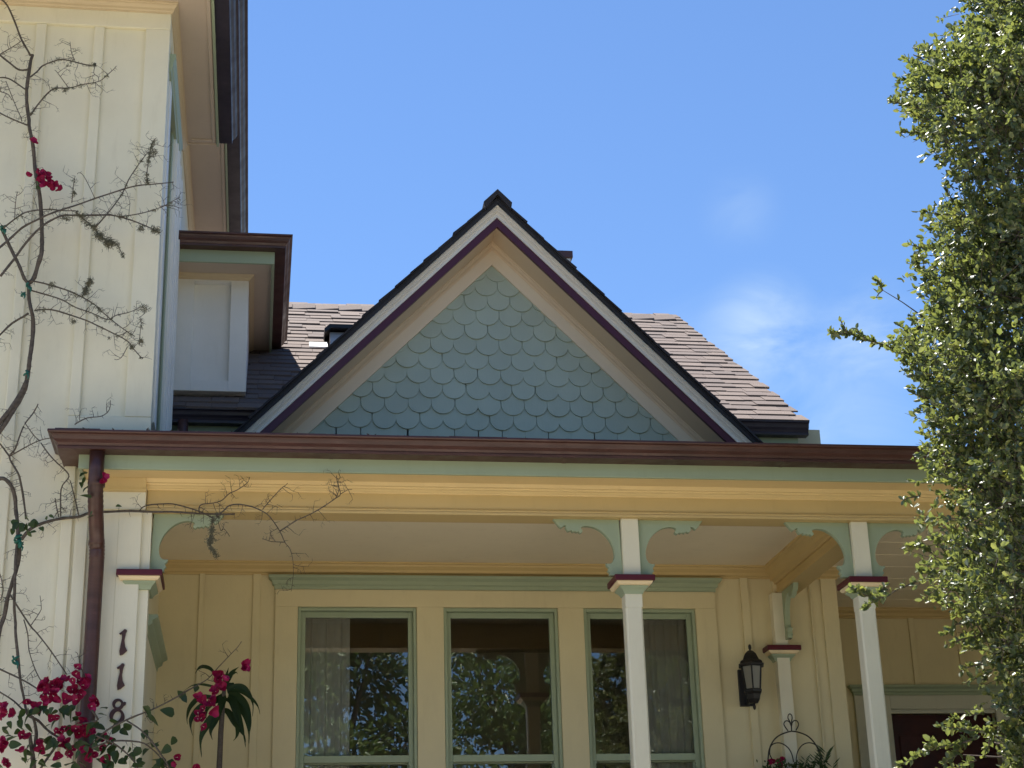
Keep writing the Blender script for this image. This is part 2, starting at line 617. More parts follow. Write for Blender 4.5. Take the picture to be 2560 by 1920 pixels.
HOOD = [(0, 0), (0.006, 0), (0.008, 0.022), (0.020, 0.030), (0.022, 0.052), (0.045, 0.068), (0.045, 0.085), (0, 0.085)]


def hood(x0, x1, y, z, parent, m=None, sc=1.0):
    return obj('hood_moulding', MB().sweep([(x0, y + 0.045), (x0, y), (x1, y), (x1, y + 0.045)],
               [(d * sc, z + c * sc) for d, c in HOOD]), m or M_SAGE, parent, bevel=0.001)


hood(4.32, 5.67, YE - 0.022, 3.70, dr, sc=0.85)

# ---- windows
for wi, (xa, xb) in enumerate(wins):
    fr_ = MB()
    zt, zb = 4.065, 1.92
    fr_.box(xa, xa + 0.020, YB - 0.012, YB + 0.11, zb, zt).box(xb - 0.020, xb, YB - 0.012, YB + 0.11, zb, zt)
    fr_.box(xa + 0.02, xb - 0.02, YB - 0.012, YB + 0.11, zt - 0.022, zt)
    fr_.box(xa - 0.03, xb + 0.03, YB - 0.05, YB + 0.11, zb - 0.04, zb)
    win = obj('window', fr_, M_SAGE, house, bevel=0.003,
              label=['left window with a pale curtain at its left edge', 'middle window without a curtain',
                     'right window partly behind the porch post, curtain at its right edge'][wi])
    ia, ib = xa + 0.0205, xb - 0.0205
    s = MB()
    y0, y1 = YB + 0.028, YB + 0.062
    s.box(ia, ia + 0.03, y0, y1, 3.084, zt - 0.022).box(ib - 0.03, ib, y0, y1, 3.084, zt - 0.022)
    s.box(ia + 0.03, ib - 0.03, y0, y1, zt - 0.058, zt - 0.022).box(ia + 0.03, ib - 0.03, y0, y1, 3.084, 3.128)
    for sx, xx in ((1, ia), (-1, ib)):
        pts = [(0, 0), (0.034, 0), (0.034, -0.012), (0.026, -0.02), (0.03, -0.034), (0.02, -0.05), (0, -0.055)]
        s.prism(pts, lambda a, bb, xx=xx, sx=sx: (xx + sx * a, y0, 3.084 + bb), lambda a, bb, xx=xx, sx=sx: (xx + sx * a, y1, 3.084 + bb))
    obj('upper_sash', s, M_SAGE, win, bevel=0.003)
    obj('pane', MB().box(ia + 0.025, ib - 0.025, YB + 0.043, YB + 0.047, 3.12, zt - 0.05), M_GLASS, win)
    s = MB()
    y0, y1 = YB + 0.066, YB + 0.10
    s.box(ia, ia + 0.035, y0, y1, zb, 3.12).box(ib - 0.035, ib, y0, y1, zb, 3.12)
    s.box(ia + 0.035, ib - 0.035, y0, y1, 3.078, 3.12).box(ia + 0.035, ib - 0.035, y0, y1, zb, zb + 0.08)
    obj('lower_sash', s, M_SAGE, win, bevel=0.003)
    obj('pane', MB().box(ia + 0.03, ib - 0.03, YB + 0.081, YB + 0.085, zb + 0.07, 3.085), M_GLASS, win)

cs = MB()
yc0, yc1 = YB - 0.026, YB + 0.0005
for xa, xb in ((0.098, 0.243), (1.005, 1.180), (1.932, 2.103), (2.857, 2.997)):
    cs.box(xa, xb, yc0, yc1, 1.8, 4.066)
cs.box(0.098, 2.997, yc0, yc1, 4.0661, 4.1795)
casing = obj('window_casing', cs, M_CREAM_SHADE, house, bevel=0.003, label='wide cream casing framing the three windows')
hood(0.098, 2.997, YB - 0.026, 4.18, casing)

# room behind the windows
rm = MB()
rm.box(-0.5, 3.7, 10.901, 14.5, 1.3, 1.4).box(-0.5, 3.7, 10.901, 14.5, 4.55, 4.65)
rm.box(-0.6, -0.5, 10.901, 14.5, 1.3, 4.65).box(3.7, 3.8, 10.901 + 1.2, 14.5, 1.3, 4.65).box(-0.6, 3.8, 14.5, 14.6, 1.3, 4.65)
obj('interior_room', rm, M_ROOM, house, label='dim room behind the front windows')
for (xa, xb, lab) in ((0.27, 0.59, 'pale sheer curtain hanging inside the left window'),
                      (2.52, 2.84, 'pale sheer curtain hanging inside the right window')):
    n = 64
    random.seed(int(xa * 100))
    ph = [random.uniform(0, 6.28) for _ in range(4)]
    vs, fs = [], []
    for zi, z in enumerate((4.06, 3.6, 3.0, 2.4, 1.5)):
        for i in range(n + 1):
            u = i / n
            amp = 0.016 + 0.004 * zi
            yy = 10.872 + 0.42 * amp * (math.sin(u * 30 + ph[0]) + 0.6 * math.sin(u * 53 + ph[1] + zi * 0.25) + 0.5 * math.sin(u * 17 + ph[2]))
            vs.append((xa + (xb - xa) * u + 0.006 * math.sin(u * 41 + ph[3]), yy, z))
    for zi in range(4):
        for i in range(n):
            a = zi * (n + 1) + i
            fs.append((a, a + 1, a + n + 2, a + n + 1))
    c = obj('curtain', MB().add(vs, fs), M_CURT, None, True)
    tag(c, lab, 'curtain', 'sheer curtains')

# ---- porch: ceiling, beam, crown mouldings, fascia, soffit, gutter, roof
ceil = bx('porch_ceiling', -0.64, 7.0, 9.09, 12.0, 4.355, 4.40, M_CEIL, house, 0, 'plain tan porch ceiling')
for k in range(9):
    bx('board', 3.60, 6.9, 9.12 + k * 0.31, 9.12 + k * 0.31 + 0.302, 4.348, 4.356, M_CEIL, ceil, 0.002)
CROWN = [(0, 0), (0.012, 0), (0.014, 0.010), (0.026, 0.018), (0.030, 0.034), (0.052, 0.052), (0.056, 0.064), (0.066, 0.068), (0.066, 0.079), (0, 0.079)]


def crown(path, z, parent, m=M_YELLOW, sx=1.0, sz=1.0, fn=None):
    return obj('crown_moulding', MB().sweep(path, [(d * sx, z + c * sz) for d, c in CROWN], fn), m, parent)


crown([(-0.64, YB), (3.43, YB)], 4.276, ceil)
crown([(3.43, YB), (3.43, 9.10)], 4.235, ceil, sx=1.3, sz=1.52)
crown([(3.56, 9.10), (3.56, YB), (3.848, YB), (3.848, YE), (6.9, YE)], 4.276, ceil)
beam = MB()
beam.box(-0.615, 7.0, 8.95, 9.09, 4.185, 4.353)
beam.box(-0.615, 7.0, 8.938, 9.10, 4.168, 4.1849)
bm_o = obj('porch_beam', beam, M_YELLOW, house, bevel=0.003, label='buff painted beam along the porch front')
obj('crown_moulding', MB().sweep([(-0.615, 8.99), (-0.615, 8.95), (7.0, 8.95)], [(0, 4.284), (0.010, 4.284), (0.012, 4.291), (0.021, 4.292), (0.030, 4.300), (0.044, 4.303), (0.047, 4.311), (0.062, 4.313), (0.072, 4.331), (0, 4.331)]), M_BUFF2, bm_o)
obj('bead_moulding', MB().sweep([(-0.615, 8.95), (7.0, 8.95)], [(0, 4.186), (0.012, 4.186), (0.016, 4.192), (0.012, 4.199), (0.004, 4.202), (0, 4.206)]), M_YELLOW, bm_o)
rb = MB().box(3.43, 3.56, 9.10, YB, 4.185, 4.354).box(3.42, 3.57, 9.10, YB, 4.168, 4.1848)
obj('return_beam', rb, M_YELLOW, house, bevel=0.003)
bx('fascia', -0.961, 7.0, 8.70, 8.72, 4.324, 4.47, M_SAGE, house, 0.003, 'sage green fascia under the porch gutter')
bx('fascia', -0.961, -0.941, 8.721, 8.929, 4.324, 4.47, M_SAGE, house, 0.003)
bx('soffit', -0.94, 7.0, 8.7205, 8.9495, 4.331, 4.352, M_BUFF2, house, 0, 'buff soffit under the porch eave')
GUT = [(0, 4.400), (0.100, 4.400), (0.102, 4.413), (0.098, 4.420), (0.106, 4.432), (0.122, 4.446), (0.128, 4.462), (0.134, 4.470), (0.148, 4.474),
       (0.152, 4.480), (0.150, 4.490), (0.142, 4.491), (0.138, 4.482), (0.12, 4.468), (0, 4.452)]
gut = obj('porch_gutter', MB().sweep([(-0.961, 8.929), (-0.961, 8.70), (7.0, 8.70)], GUT), M_GUTTER, house, label='reddish brown metal gutter along the porch eave')
for xs in (0.35, 1.62, 2.85, 4.1):
    obj('seam', MB().sweep([(xs, 8.70), (xs + 0.022, 8.70)], [(d + (0.0018 if 0 < i < 11 else 0), c - (0.0018 if i < 3 else 0)) for i, (d, c) in enumerate(GUT)]), M_GUTTER, gut)
random.seed(44)
litter = MB()
for k in range(46):
    xx = random.choice((random.uniform(-0.95, 0.9), random.uniform(-0.95, 5.0)))
    p = Vector((xx, 8.57 + random.uniform(0, 0.03), 4.487 + random.uniform(0, 0.006)))
    d = Vector((random.uniform(-1, 1), random.uniform(-0.6, 0.2), random.uniform(0.0, 0.9))).normalized() * random.uniform(0.010, 0.03)
    q = Vector((-d.z, 0.004, d.x)) * 0.22
    litter.add([p, p + d * 0.5 + q, p + d, p + d * 0.5 - q], [(0, 1, 2, 3)])
lt_ = obj('leaf_litter', litter, M_TWIG, gut)
lt_['kind'] = 'stuff'
pr_ = MB()
pr_.add([(-0.95, 8.64, 4.462), (7.0, 8.64, 4.462), (7.0, 10.75, 5.02), (-0.95, 10.75, 5.02),
         (-0.95, 8.64, 4.475), (7.0, 8.64, 4.475), (7.0, 10.75, 5.035), (-0.95, 10.75, 5.035)],
        [(0, 3, 2, 1), (4, 5, 6, 7), (0, 1, 5, 4), (2, 3, 7, 6), (1, 2, 6, 5), (0, 4, 7, 3)])
porch_roof = obj('porch_roof', pr_, M_DECK, house, label='low porch roof above the gutter')
random.seed(11)
unit = MB().box(0, 1, 0, 1, 0, 1).mesh('shingle_unit')
unit.materials.append(M_ROOF)
ang = math.atan(0.265)
for row in range(3):
    x = -1.08 + 0.07 * row
    while x < 5.0:
        ww = random.uniform(0.16, 0.32)
        y0 = 8.60 + row * 0.14 + random.uniform(-0.012, 0.012)
        inst('shingle', unit, porch_roof, (x, y0, 4.478 + 0.265 * (y0 - 8.64) + 0.004 + random.uniform(0, 0.012) + (0.017 if row == 0 and x < 1.0 else 0.0)), (ang - 0.05, 0, random.uniform(-0.01, 0.01)),
             (ww - 0.004, 0.19, 0.012))
        x += ww
# ---- posts
def cap(cx, cy, parent, hx=0.113, hy=0.113, zt=3.831, M2=None, M3=M_SAGE):
    M2 = M2 or M_CAP
    obj('cap_plate', MB().box(cx - hx, cx + hx, cy - hy, cy + hy, zt - 0.033, zt), M_MAROON, parent, bevel=0.004)
    # stepped bed mouldings, wider at the top
    def ring(levels, m):
        vs, fs = [], []
        for d, z in levels:
            ax, ay = hx - d, hy - d
            vs += [(cx - ax, cy - ay, z), (cx + ax, cy - ay, z), (cx + ax, cy + ay, z), (cx - ax, cy + ay, z)]
        for i in range(len(levels) - 1):
            for j in range(4):
                fs.append((i * 4 + j, i * 4 + (j + 1) % 4, i * 4 + 4 + (j + 1) % 4, i * 4 + 4 + j))
        fs += [(0, 3, 2, 1), tuple(len(vs) - 4 + j for j in range(4))]
        return obj('cap_moulding', MB().add(vs, fs), m, parent)
    z = zt - 0.0335
    ring([(0.030, z - 0.020), (0.024, z - 0.0195), (0.018, z - 0.014), (0.013, z - 0.006), (0.011, z)], M2)
    ring([(0.064, z - 0.063), (0.060, z - 0.062), (0.058, z - 0.055), (0.050, z - 0.043), (0.040, z - 0.034), (0.034, z - 0.028), (0.034, z - 0.0205)], M3)


BR_PX = [(1230, 135), (2080, 155), (2045, 195), (2015, 240), (1985, 262), (1965, 240), (1940, 226), (1915, 232), (1935, 248), (1925, 268), (1908, 300), (1882, 296),
         (1862, 284), (1848, 310), (1818, 296), (1795, 312), (1772, 300), (1748, 322), (1722, 308), (1716, 290), (1728, 272), (1735, 258), (1722, 240), (1690, 228),
         (1640, 225), (1590, 233), (1540, 250), (1492, 278), (1450, 312), (1415, 350), (1385, 392), (1362, 440), (1345, 490), (1335, 540), (1335, 600), (1348, 655),
         (1370, 692), (1400, 710), (1430, 716), (1457, 708), (1455, 728), (1445, 748), (1424, 768), (1430, 785), (1447, 803), (1430, 822), (1420, 836), (1430, 866), (1250, 868)]
BR = []
for (qx, qy) in BR_PX:
    p = at(1360 + qx * 0.18987, 1270 + qy * 0.18987, 9.015)
    BR.append((p.x - 2.0445 - 0.002, p.z))
bz = max(z for _, z in BR)
BR = [(max(a, 0.047), z - bz + 4.1685 if i > 1 else 4.1685) for i, (a, z) in enumerate(BR)]


def bracket(cx, sgn, parent, y0=8.998, y1=9.032):
    return obj('bracket', MB().prism(BR, lambda a, b_: (cx + sgn * a, y0, b_), lambda a, b_: (cx + sgn * a, y1, b_)), M_SAGE, parent, bevel=0.002)


def post(cx, cy, lab, sides=(1, -1)):
    s = MB()
    h, c_ = 0.048, 0.010
    oct_ = [(-h + c_, -h), (h - c_, -h), (h, -h + c_), (h, h - c_), (h - c_, h), (-h + c_, h), (-h, h - c_), (-h, -h + c_)]
    s.prism(oct_, lambda a, b_: (cx + a, cy + b_, 1.35), lambda a, b_: (cx + a, cy + b_, 3.66))
    s.box(cx - h, cx + h, cy - h, cy + h, 3.66, 4.1675)
    p = obj('porch_post', s, M_CREAM, house, bevel=0.002, label=lab)
    cap(cx, cy, p)
    for sg in sides:
        bracket(cx, sg, p)
    return p


post(2.0445, 9.015, 'square cream porch post standing before the right window')
post(3.388, 9.015, 'square cream porch post nearest the leafy tree')
post(5.30, 9.015, 'square cream porch post hidden by the tree')
# pilaster with the house numbers, against the tower
pl = MB()
pl.box(-0.690, -0.585, 8.955, 9.06, 1.35, 4.1675)
pil = obj('porch_post', pl, M_CREAM, house, bevel=0.002, label='cream half post joined to the tower corner')
nb = MB().box(-0.757, -0.636, 8.926, 8.9545, 1.2, 4.166)
obj('number_board', nb, M_CREAM, pil, bevel=0.003)
cap(-0.633, 9.045, pil, 0.119, 0.165)
bracket(-0.633, 1, pil)
hb = MB().box(-0.900, -0.619, 8.912, 8.949, 4.166, 4.330)
obj('beam_end_block', hb, M_CREAM, house, bevel=0.004)
obj('crown_moulding', MB().sweep([(-0.90, 8.911), (-0.619, 8.911)], [(0, 4.262), (0.012, 4.262), (0.014, 4.275), (0.03, 4.285), (0.034, 4.30), (0.045, 4.33), (0, 4.33)]), M_YELLOW, house)
# half post on the back wall under the return beam
bp_ = obj('porch_post', MB().box(3.376, 3.462, 10.68, 10.7495, 1.35, 4.1675), M_CREAM, house, bevel=0.002, label='slim cream half post on the wall beside the lantern')
cap(3.418, 10.735, bp_, 0.115, 0.105, zt=3.806)
obj('bracket', MB().prism([(a * 0.7, z) for a, z in BR], lambda a, b_: (3.44, 10.70 - a, b_), lambda a, b_: (3.475, 10.70 - a, b_)), M_SAGE, bp_, bevel=0.002)
bx('porch_floor', -0.62, 7.0, 8.85, 12.0, 1.25, 1.35, M_FLOORB, house, 0.004)
bx('porch_skirt', -0.62, 7.0, 8.92, 8.96, 0.0, 1.25, M_CREAM, house, 0.003)
st = MB()
for k in range(7):
    st.box(0.95, 2.45, 8.85 - 0.28 * (k + 1), 8.85 - 0.28 * k, 0, 1.25 - 0.178 * (k + 1) + 0.05)
obj('porch_steps', st, M_FLOORB, house, bevel=0.006)

bx('wall', 6.35, 6.5, 9.09, 11.915, 0.0, 4.99, M_CREAM, house, 0, 'added unseen cream wall at the porch end, cutting light from the right')  # unseen end wall, added to keep light from the right out of the porch

for (xa, xb) in ((-0.58, 0.9), (2.5, 3.33), (3.45, 5.24)):  # unseen railing with balusters, added to block ground bounce onto the back wall
    rl = MB().box(xa, xb, 8.985, 9.045, 2.20, 2.25).box(xa, xb, 8.995, 9.035, 1.45, 1.49)
    ro_ = obj('added_railing', rl, M_CREAM, house, bevel=0.003)
    xx = xa + 0.06
    while xx < xb - 0.03:
        bx('added_baluster', xx, xx + 0.035, 8.998, 9.032, 1.49, 2.20, M_CREAM, ro_, 0)
        xx += 0.115

# ---- tower
TX, TY = -0.635, 8.93
tw = MB().box(-3.6, TX, TY, 12.9, 0.0, 7.60)
tower = obj('wall', tw, M_CREAM, house, label='cream board-and-batten wall of the two-storey tower')
for k, xc in enumerate((-1.025, -1.36, -1.695, -2.03, -2.365)):
    if k == 0:
        bx('batten', xc - 0.030, xc + 0.030, TY - 0.022, TY, 4.69, 7.146, M_CREAM, tower, 0.006)
        bx('batten', xc - 0.030, xc + 0.030, TY - 0.022, TY, 0.3, 4.60, M_CREAM, tower, 0.006)
    else:
        bx('batten', xc - 0.030, xc + 0.030, TY - 0.022, TY, 0.3, 7.146, M_CREAM, tower, 0.006)
bx('corner_board', -0.755, TX + 0.022, TY - 0.026, TY + 0.11, 4.69, 7.146, M_CREAM, tower, 0.004)
bx('corner_board', -0.98, -0.915, TY - 0.021, TY, 0.3, 4.33, M_CREAM, tower, 0.004)
bx('bottom_rail', -1.058, TX + 0.024, TY - 0.024, TY, 4.60, 4.69, M_CREAM, tower, 0.006)
fz = MB().box(-3.6, TX + 0.024, TY - 0.028, TY, 7.146, 7.255).box(TX, TX + 0.024, TY, 10.6, 7.146, 7.255)
obj('frieze_board', fz, M_CREAM, tower, bevel=0.004)
crown([(-3.6, TY - 0.028), (TX + 0.024, TY - 0.028), (TX + 0.024, 10.62)], 7.252, tower, M_CROWNT, sx=0.62, sz=0.80)
# eave A: soffit with edge mouldings, fascia strip, gutter; its far end stops short of eave B
sA = MB().box(-3.6, -0.375, 8.30, 10.60, 7.315, 7.335)
sofA = obj('soffit', sA, M_SOFFIT, house, label='tan soffit of the tower eave')
mo = MB()
mo.box(-0.405, -0.380, 8.30, 10.57, 7.303, 7.3148).box(TX + 0.09, -0.406, 10.54, 10.57, 7.303, 7.3148)
obj('edge_moulding', mo, M_SOFFIT, sofA, bevel=0.004)
bx('fascia', -0.375, -0.358, 8.30, 10.612, 7.296, 7.44, M_SAGE, house, 0.002)
bx('fascia', TX + 0.03, -0.3752, 10.60, 10.612, 7.302, 7.44, M_SOFFIT, house, 0.002)
GA = [(0, 0), (0.088, 0), (0.090, 0.012), (0.086, 0.018), (0.096, 0.032), (0.112, 0.046), (0.118, 0.062), (0.124, 0.070), (0.140, 0.075), (0.142, 0.086), (0.13, 0.09), (0, 0.06)]
obj('tower_gutter', MB().sweep([(-0.357, 8.29), (-0.357, 10.60)], [(d, 7.318 + c) for d, c in GA]), M_GUTTER2, house, label='dark brown gutter on the tower eave')
# eave B, behind and higher
sofB = obj('soffit', MB().box(-1.2, -0.335, 10.62, 12.9, 7.60, 7.62), M_SOFFIT, house)
obj('edge_moulding', MB().box(-0.365, -0.340, 10.62, 12.9, 7.588, 7.5998), M_SOFFIT, sofB, bevel=0.004)
crown([(TX, 10.62), (TX, 12.9)], 7.52, sofB, M_CROWNT, sx=0.7, sz=1.0)
bx('fascia', -0.335, -0.320, 9.3, 12.9, 7.582, 7.75, M_SAGE, house, 0.002)
obj('tower_gutter', MB().sweep([(-0.319, 9.3), (-0.319, 12.9)], [(d * 1.06, 7.605 + c) for d, c in GA]), M_GUTTER2, house, label='dark brown gutter on the higher eave behind')
tr_ = MB()
tr_.add([(-3.9, 8.1, 7.42), (-0.36, 8.1, 7.42), (-0.36, 12.9, 7.76), (-3.9, 12.9, 7.76), (-2.1, 10.2, 9.1), (-2.1, 11.4, 9.1)],
        [(0, 1, 4), (1, 2, 5, 4), (2, 3, 5), (3, 0, 4, 5), (0, 3, 2, 1)])
obj('tower_roof', tr_, M_ROOF, house, label='hipped roof of the tower')
# side window of the tower, seen almost edge on
sw = MB()
sw.box(TX, TX + 0.030, 9.08, 9.22, 4.72, 6.90).box(TX, TX + 0.034, 9.80, 10.06, 4.72, 6.90)
swo = obj('window', sw, M_WHITE, house, bevel=0.003, label='tower side window with tall white casings, seen edge on')
for k in range(7):
    bx('flute', TX + 0.034, TX + 0.048 + 0.006 * (k % 2), 9.82 + k * 0.10, 9.87 + k * 0.10, 4.65, 6.88, M_WHITE, swo, 0.002)
bx('jamb', TX, TX + 0.034, 10.061, 10.56, 4.65, 6.90, M_WHITE, swo, 0.002)
bx('sash', TX, TX + 0.016, 9.221, 9.30, 4.85, 6.90, M_SAGE, swo, 0.002)
bx('sash', TX, TX + 0.016, 9.72, 9.799, 4.85, 6.90, M_SAGE, swo, 0.002)
obj('pane', MB().box(TX, TX + 0.008, 9.301, 9.719, 4.85, 6.90), M_GLASS, swo)
obj('hood_moulding', MB().sweep([(TX, 8.97), (TX, 10.10)], [(0.0, 6.90), (0.034, 6.90), (0.036, 6.93), (0.046, 6.94), (0.048, 6.97), (0.058, 6.99), (0.058, 7.02), (0, 7.02)],
    fn=lambda a, b_, c: (a, b_, c)), M_SAGE, swo)
# side window below the porch roof, only its hood and casing show past the half post
sl = obj('window', MB().box(TX, TX + 0.030, 9.25, 10.35, 1.9, 3.58), M_CREAM, house, bevel=0.003, label='tower side window inside the porch, seen edge on')
obj('hood_moulding', MB().sweep([(TX, 9.22), (TX, 10.38)], [(0.0, 3.58), (0.034, 3.58), (0.036, 3.60), (0.060, 3.615), (0.062, 3.635), (0.090, 3.65), (0.090, 3.665), (0, 3.665)]), M_SAGE, sl)
# water pipe below the main roof gutter beside the tower
obj('downspout', MB().tube([(-0.52, 10.52, 5.24), (-0.52, 10.52, 5.02)], 0.035, 10), M_GUTTER, house, True)

# ---- porch downspout: drops from the gutter, elbows back to the wall
dpts = [(-0.862, 8.65, 4.40), (-0.862, 8.65, 4.30), (-0.862, 8.655, 4.24), (-0.862, 8.675, 4.18), (-0.860, 8.72, 4.11), (-0.857, 8.77, 4.04), (-0.855, 8.82, 3.975), (-0.853, 8.845, 3.93),
        (-0.852, 8.852, 3.87), (-0.852, 8.852, 3.5), (-0.852, 8.852, 2.5), (-0.852, 8.852, 0.1)]
ds = MB()
pp, rr = [], []
for i in range(len(dpts) - 1):
    a, b_ = Vector(dpts[i]), Vector(dpts[i + 1])
    corr = 2 <= i <= 3 or 6 <= i <= 7
    n = 6 if corr else 1
    for k in range(n):
        pp.append(a.lerp(b_, k / n))
        rr.append(0.0395 + (0.0022 if (corr and k % 2) else 0.0))
pp.append(Vector(dpts[-1]))
rr.append(0.0395)
ds.tube(pp, rr, 16)
dso = obj('downspout', ds, M_GUTTER, house, True, label='round brown downspout dropping from the left end of the gutter')
for z in (4.225, 3.955, 2.2):
    yy = 8.66 if z > 4.1 else (8.83 if z > 3.9 else 8.852)
    obj('joint_band', MB().tube([(-0.856, yy, z + 0.012), (-0.856, yy, z - 0.012)], 0.0425, 16), M_GUTTER, dso, True)

# ---- small upper bay beside the tower: panelled wall, eave and gutter
bay = MB().box(TX, -0.128, YB, 13.0, 5.512, 6.42)
bayo = obj('wall', bay, M_WHITE, house, label='pale panelled wall of the small upper bay')
st_ = MB()
y0, y1 = YB - 0.058, YB - 0.0002
st_.box(TX, -0.492, y0, y1, 5.512, 6.372).box(-0.245, -0.127, y0, y1, 5.512, 6.372)
st_.box(-0.492, -0.245, y0, y1, 6.305, 6.372).box(-0.492, -0.245, y0, y1, 5.512, 5.588)
obj('panel_frame', st_, M_WHITE, bayo, bevel=0.003)
bs = MB().box(TX, 0.0215, 10.4205, YB, 6.352, 6.37).box(-0.1265, 0.0215, YB, 12.3, 6.352, 6.37)
bso = obj('soffit', bs, M_SOFFIT, house)
crown([(TX, YB - 0.058), (-0.127, YB - 0.058), (-0.127, 12.2)], 6.318, bso, M_CROWNT, sx=0.55, sz=0.43)
fb = MB().sweep([(TX, 10.40), (0.042, 10.40), (0.042, 12.3)], [(0, 6.318), (0, 6.44), (-0.02, 6.44), (-0.02, 6.318)])
obj('fascia', fb, M_SAGE, house, bevel=0.002)
obj('bay_gutter', MB().sweep([(TX, 10.40), (0.042, 10.40), (0.042, 12.15)], [(d * 0.82, 6.405 + c * 0.95) for d, c in GA]), M_GUTTER, house, label='dark brown gutter turning the corner of the upper bay')
obj('bay_roof', MB().add([(TX, 10.35, 6.47), (0.06, 10.35, 6.47), (0.06, 13.6, 6.47), (TX, 13.6, 6.47), (TX, 13.6, 7.3), (TX, 11.0, 6.8)], [(0, 1, 5), (1, 2, 4, 5), (0, 3, 2, 1), (0, 5, 4, 3), (2, 3, 4)]), M_ROOF, house)

# ---- main roof with single shingles
RS = 0.66
cs_, sn_ = 1 / math.hypot(1, RS), RS / math.hypot(1, RS)


def roofz(y):
    return 5.315 + RS * (y - 10.5)


YR = 13.68
mr = MB()


def slab(x0, x1, ya, yb, za, zb, th):
    mr.add([(x0, ya, za), (x1, ya, za), (x1, yb, zb), (x0, yb, zb), (x0, ya, za - th), (x1, ya, za - th), (x1, yb, zb - th), (x0, yb, zb - th)],
           [(0, 1, 2, 3), (7, 6, 5, 4), (0, 4, 5, 1), (1, 5, 6, 2), (2, 6, 7, 3), (3, 7, 4, 0)])


slab(TX, 0.02, 10.56, YR, roofz(10.56), roofz(YR), 0.05)
slab(3.10, 3.66, 10.56, YR, roofz(10.56), roofz(YR), 0.05)
slab(0.02, 3.10, 10.90, YR, roofz(10.90), roofz(YR), 0.05)
slab(TX, 3.66, YR, 16.8, roofz(YR), roofz(10.56), 0.05)
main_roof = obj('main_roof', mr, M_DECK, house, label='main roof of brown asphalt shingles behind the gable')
mwall = MB().box(-0.6, 3.62, 10.76, 16.6, 5.36, 5.38)
mwall.prism([(10.7, 5.0), (16.6, 5.0), (YR, roofz(YR) - 0.08)], lambda a, b_: (3.50, a, b_), lambda a, b_: (3.62, a, b_))
obj('wall', mwall, M_CREAM, house)
random.seed(5)
GX, GZ, GS = 1.557, 6.829, 1.012           # gable centre, top of the pale barge moulding, slope


def hidden(x, y, z):
    v = Vector((x, y, z - CZ))
    dpt = v.dot(Vector(FWD))
    px, py = 1280 + FPX * v.dot(Vector(RIGHT)) / dpt, 960 + FPX * v.dot(Vector(DOWN)) / dpt
    lim = 480 + (px - 1243) * (625 / 669.0) if px > 1243 else 480 + (1243 - px) * (592 / 653.0)
    return py > lim + 30, px, py


tabs, rest = [], MB()
EXP = 0.142
nrow = int((YR - 10.52) / cs_ / EXP) + 2
for j in range(nrow):
    x = TX - random.uniform(0, 0.2)
    while x < 3.69:
        ww = random.uniform(0.12, 0.30)
        x0, x1 = max(x, TX), min(x + ww, 3.69 + random.uniform(-0.012, 0.012))
        x += ww
        if x1 - x0 < 0.05:
            continue
        s = j * EXP - random.choice((0, 0, 0, 0.011)) + random.uniform(-0.003, 0.003)
        y = 10.50 + s * cs_
        z = roofz(y)
        xm = 0.5 * (x0 + x1)
        if z < GZ - abs(xm - GX) * GS - 0.06 and y < 13.0:
            continue
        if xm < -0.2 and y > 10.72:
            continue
        hid, px, py = hidden(xm, y, z)
        tabs.append((hid, px < -50, x0, x1, y, z, random.uniform(0.010, 0.019)))
vis = [q for q in tabs if not q[0]]
vis.sort(key=lambda q: q[4])
keep = vis[:290]
for q in keep:
    _, _, x0, x1, y, z, th = q
    inst('shingle', unit, main_roof, (x0, y, z + 0.004), (math.atan(RS) - 0.055, 0, 0), (x1 - x0 - 0.003, 0.185, th))
ca_, sa_ = math.cos(math.atan(RS) - 0.055), math.sin(math.atan(RS) - 0.055)
for q in vis[290:] + [q for q in tabs if q[0]]:
    _, _, x0, x1, y, z, th = q
    vs = []
    for c in (0, th):
        for bq in (0, 0.185):
            for xx in (x0, x1 - 0.003):
                vs.append((xx, y + bq * ca_ - c * sa_, z + 0.004 + bq * sa_ + c * ca_))
    rest.add(vs, [(0, 2, 3, 1), (4, 5, 7, 6), (0, 1, 5, 4), (2, 6, 7, 3), (0, 4, 6, 2), (1, 3, 7, 5)])
if rest.v:
    ro = obj('shingle_field', rest, M_ROOF, main_roof)
    ro['kind'] = 'stuff'
# ridge caps of the main roof, each lapping the next
k = 0
x = TX
while x < 3.46:
    L = 0.20
    vs = []
    lift0, lift1 = 0.014, 0.034
    for xx, lf in ((x, lift0), (x + L + 0.05, lift1)):
        zc = roofz(YR) + lf
        vs += [(xx, YR - 0.125, zc - 0.125 * RS), (xx, YR, zc + 0.012), (xx, YR + 0.125, zc - 0.125 * RS),
               (xx, YR - 0.125, zc - 0.125 * RS - 0.010), (xx, YR, zc), (xx, YR + 0.125, zc - 0.125 * RS - 0.010)]
    fs = [(0, 1, 7, 6), (1, 2, 8, 7), (3, 9, 10, 4), (4, 10, 11, 5), (0, 6, 9, 3), (2, 5, 11, 8), (6, 7, 10, 9), (7, 8, 11, 10), (0, 3, 4, 1), (1, 4, 5, 2)]
    obj('ridge_cap', MB().add(vs, fs), M_ROOF, main_roof)
    x += L
    k += 1
# main gutter left and right of the gable, with the green fascia below
for (xa, xb, lab) in ((TX, 0.02, 'dark gutter between the tower and the gable'), (3.10, 3.688, 'dark gutter right of the gable')):
    obj('main_gutter', MB().sweep([(xa, 10.605), (xb, 10.605)], [(d * 0.76, 5.235 + c * 1.05) for d, c in GA]), M_GUTTER2, house, label=lab)
bx('fascia', TX, 0.02, 10.606, 10.63, 5.03, 5.30, M_SAGE, house, 0.002)
bx('fascia', 3.10, 3.632, 10.606, 10.63, 5.03, 5.30, M_SAGE, house, 0.002)
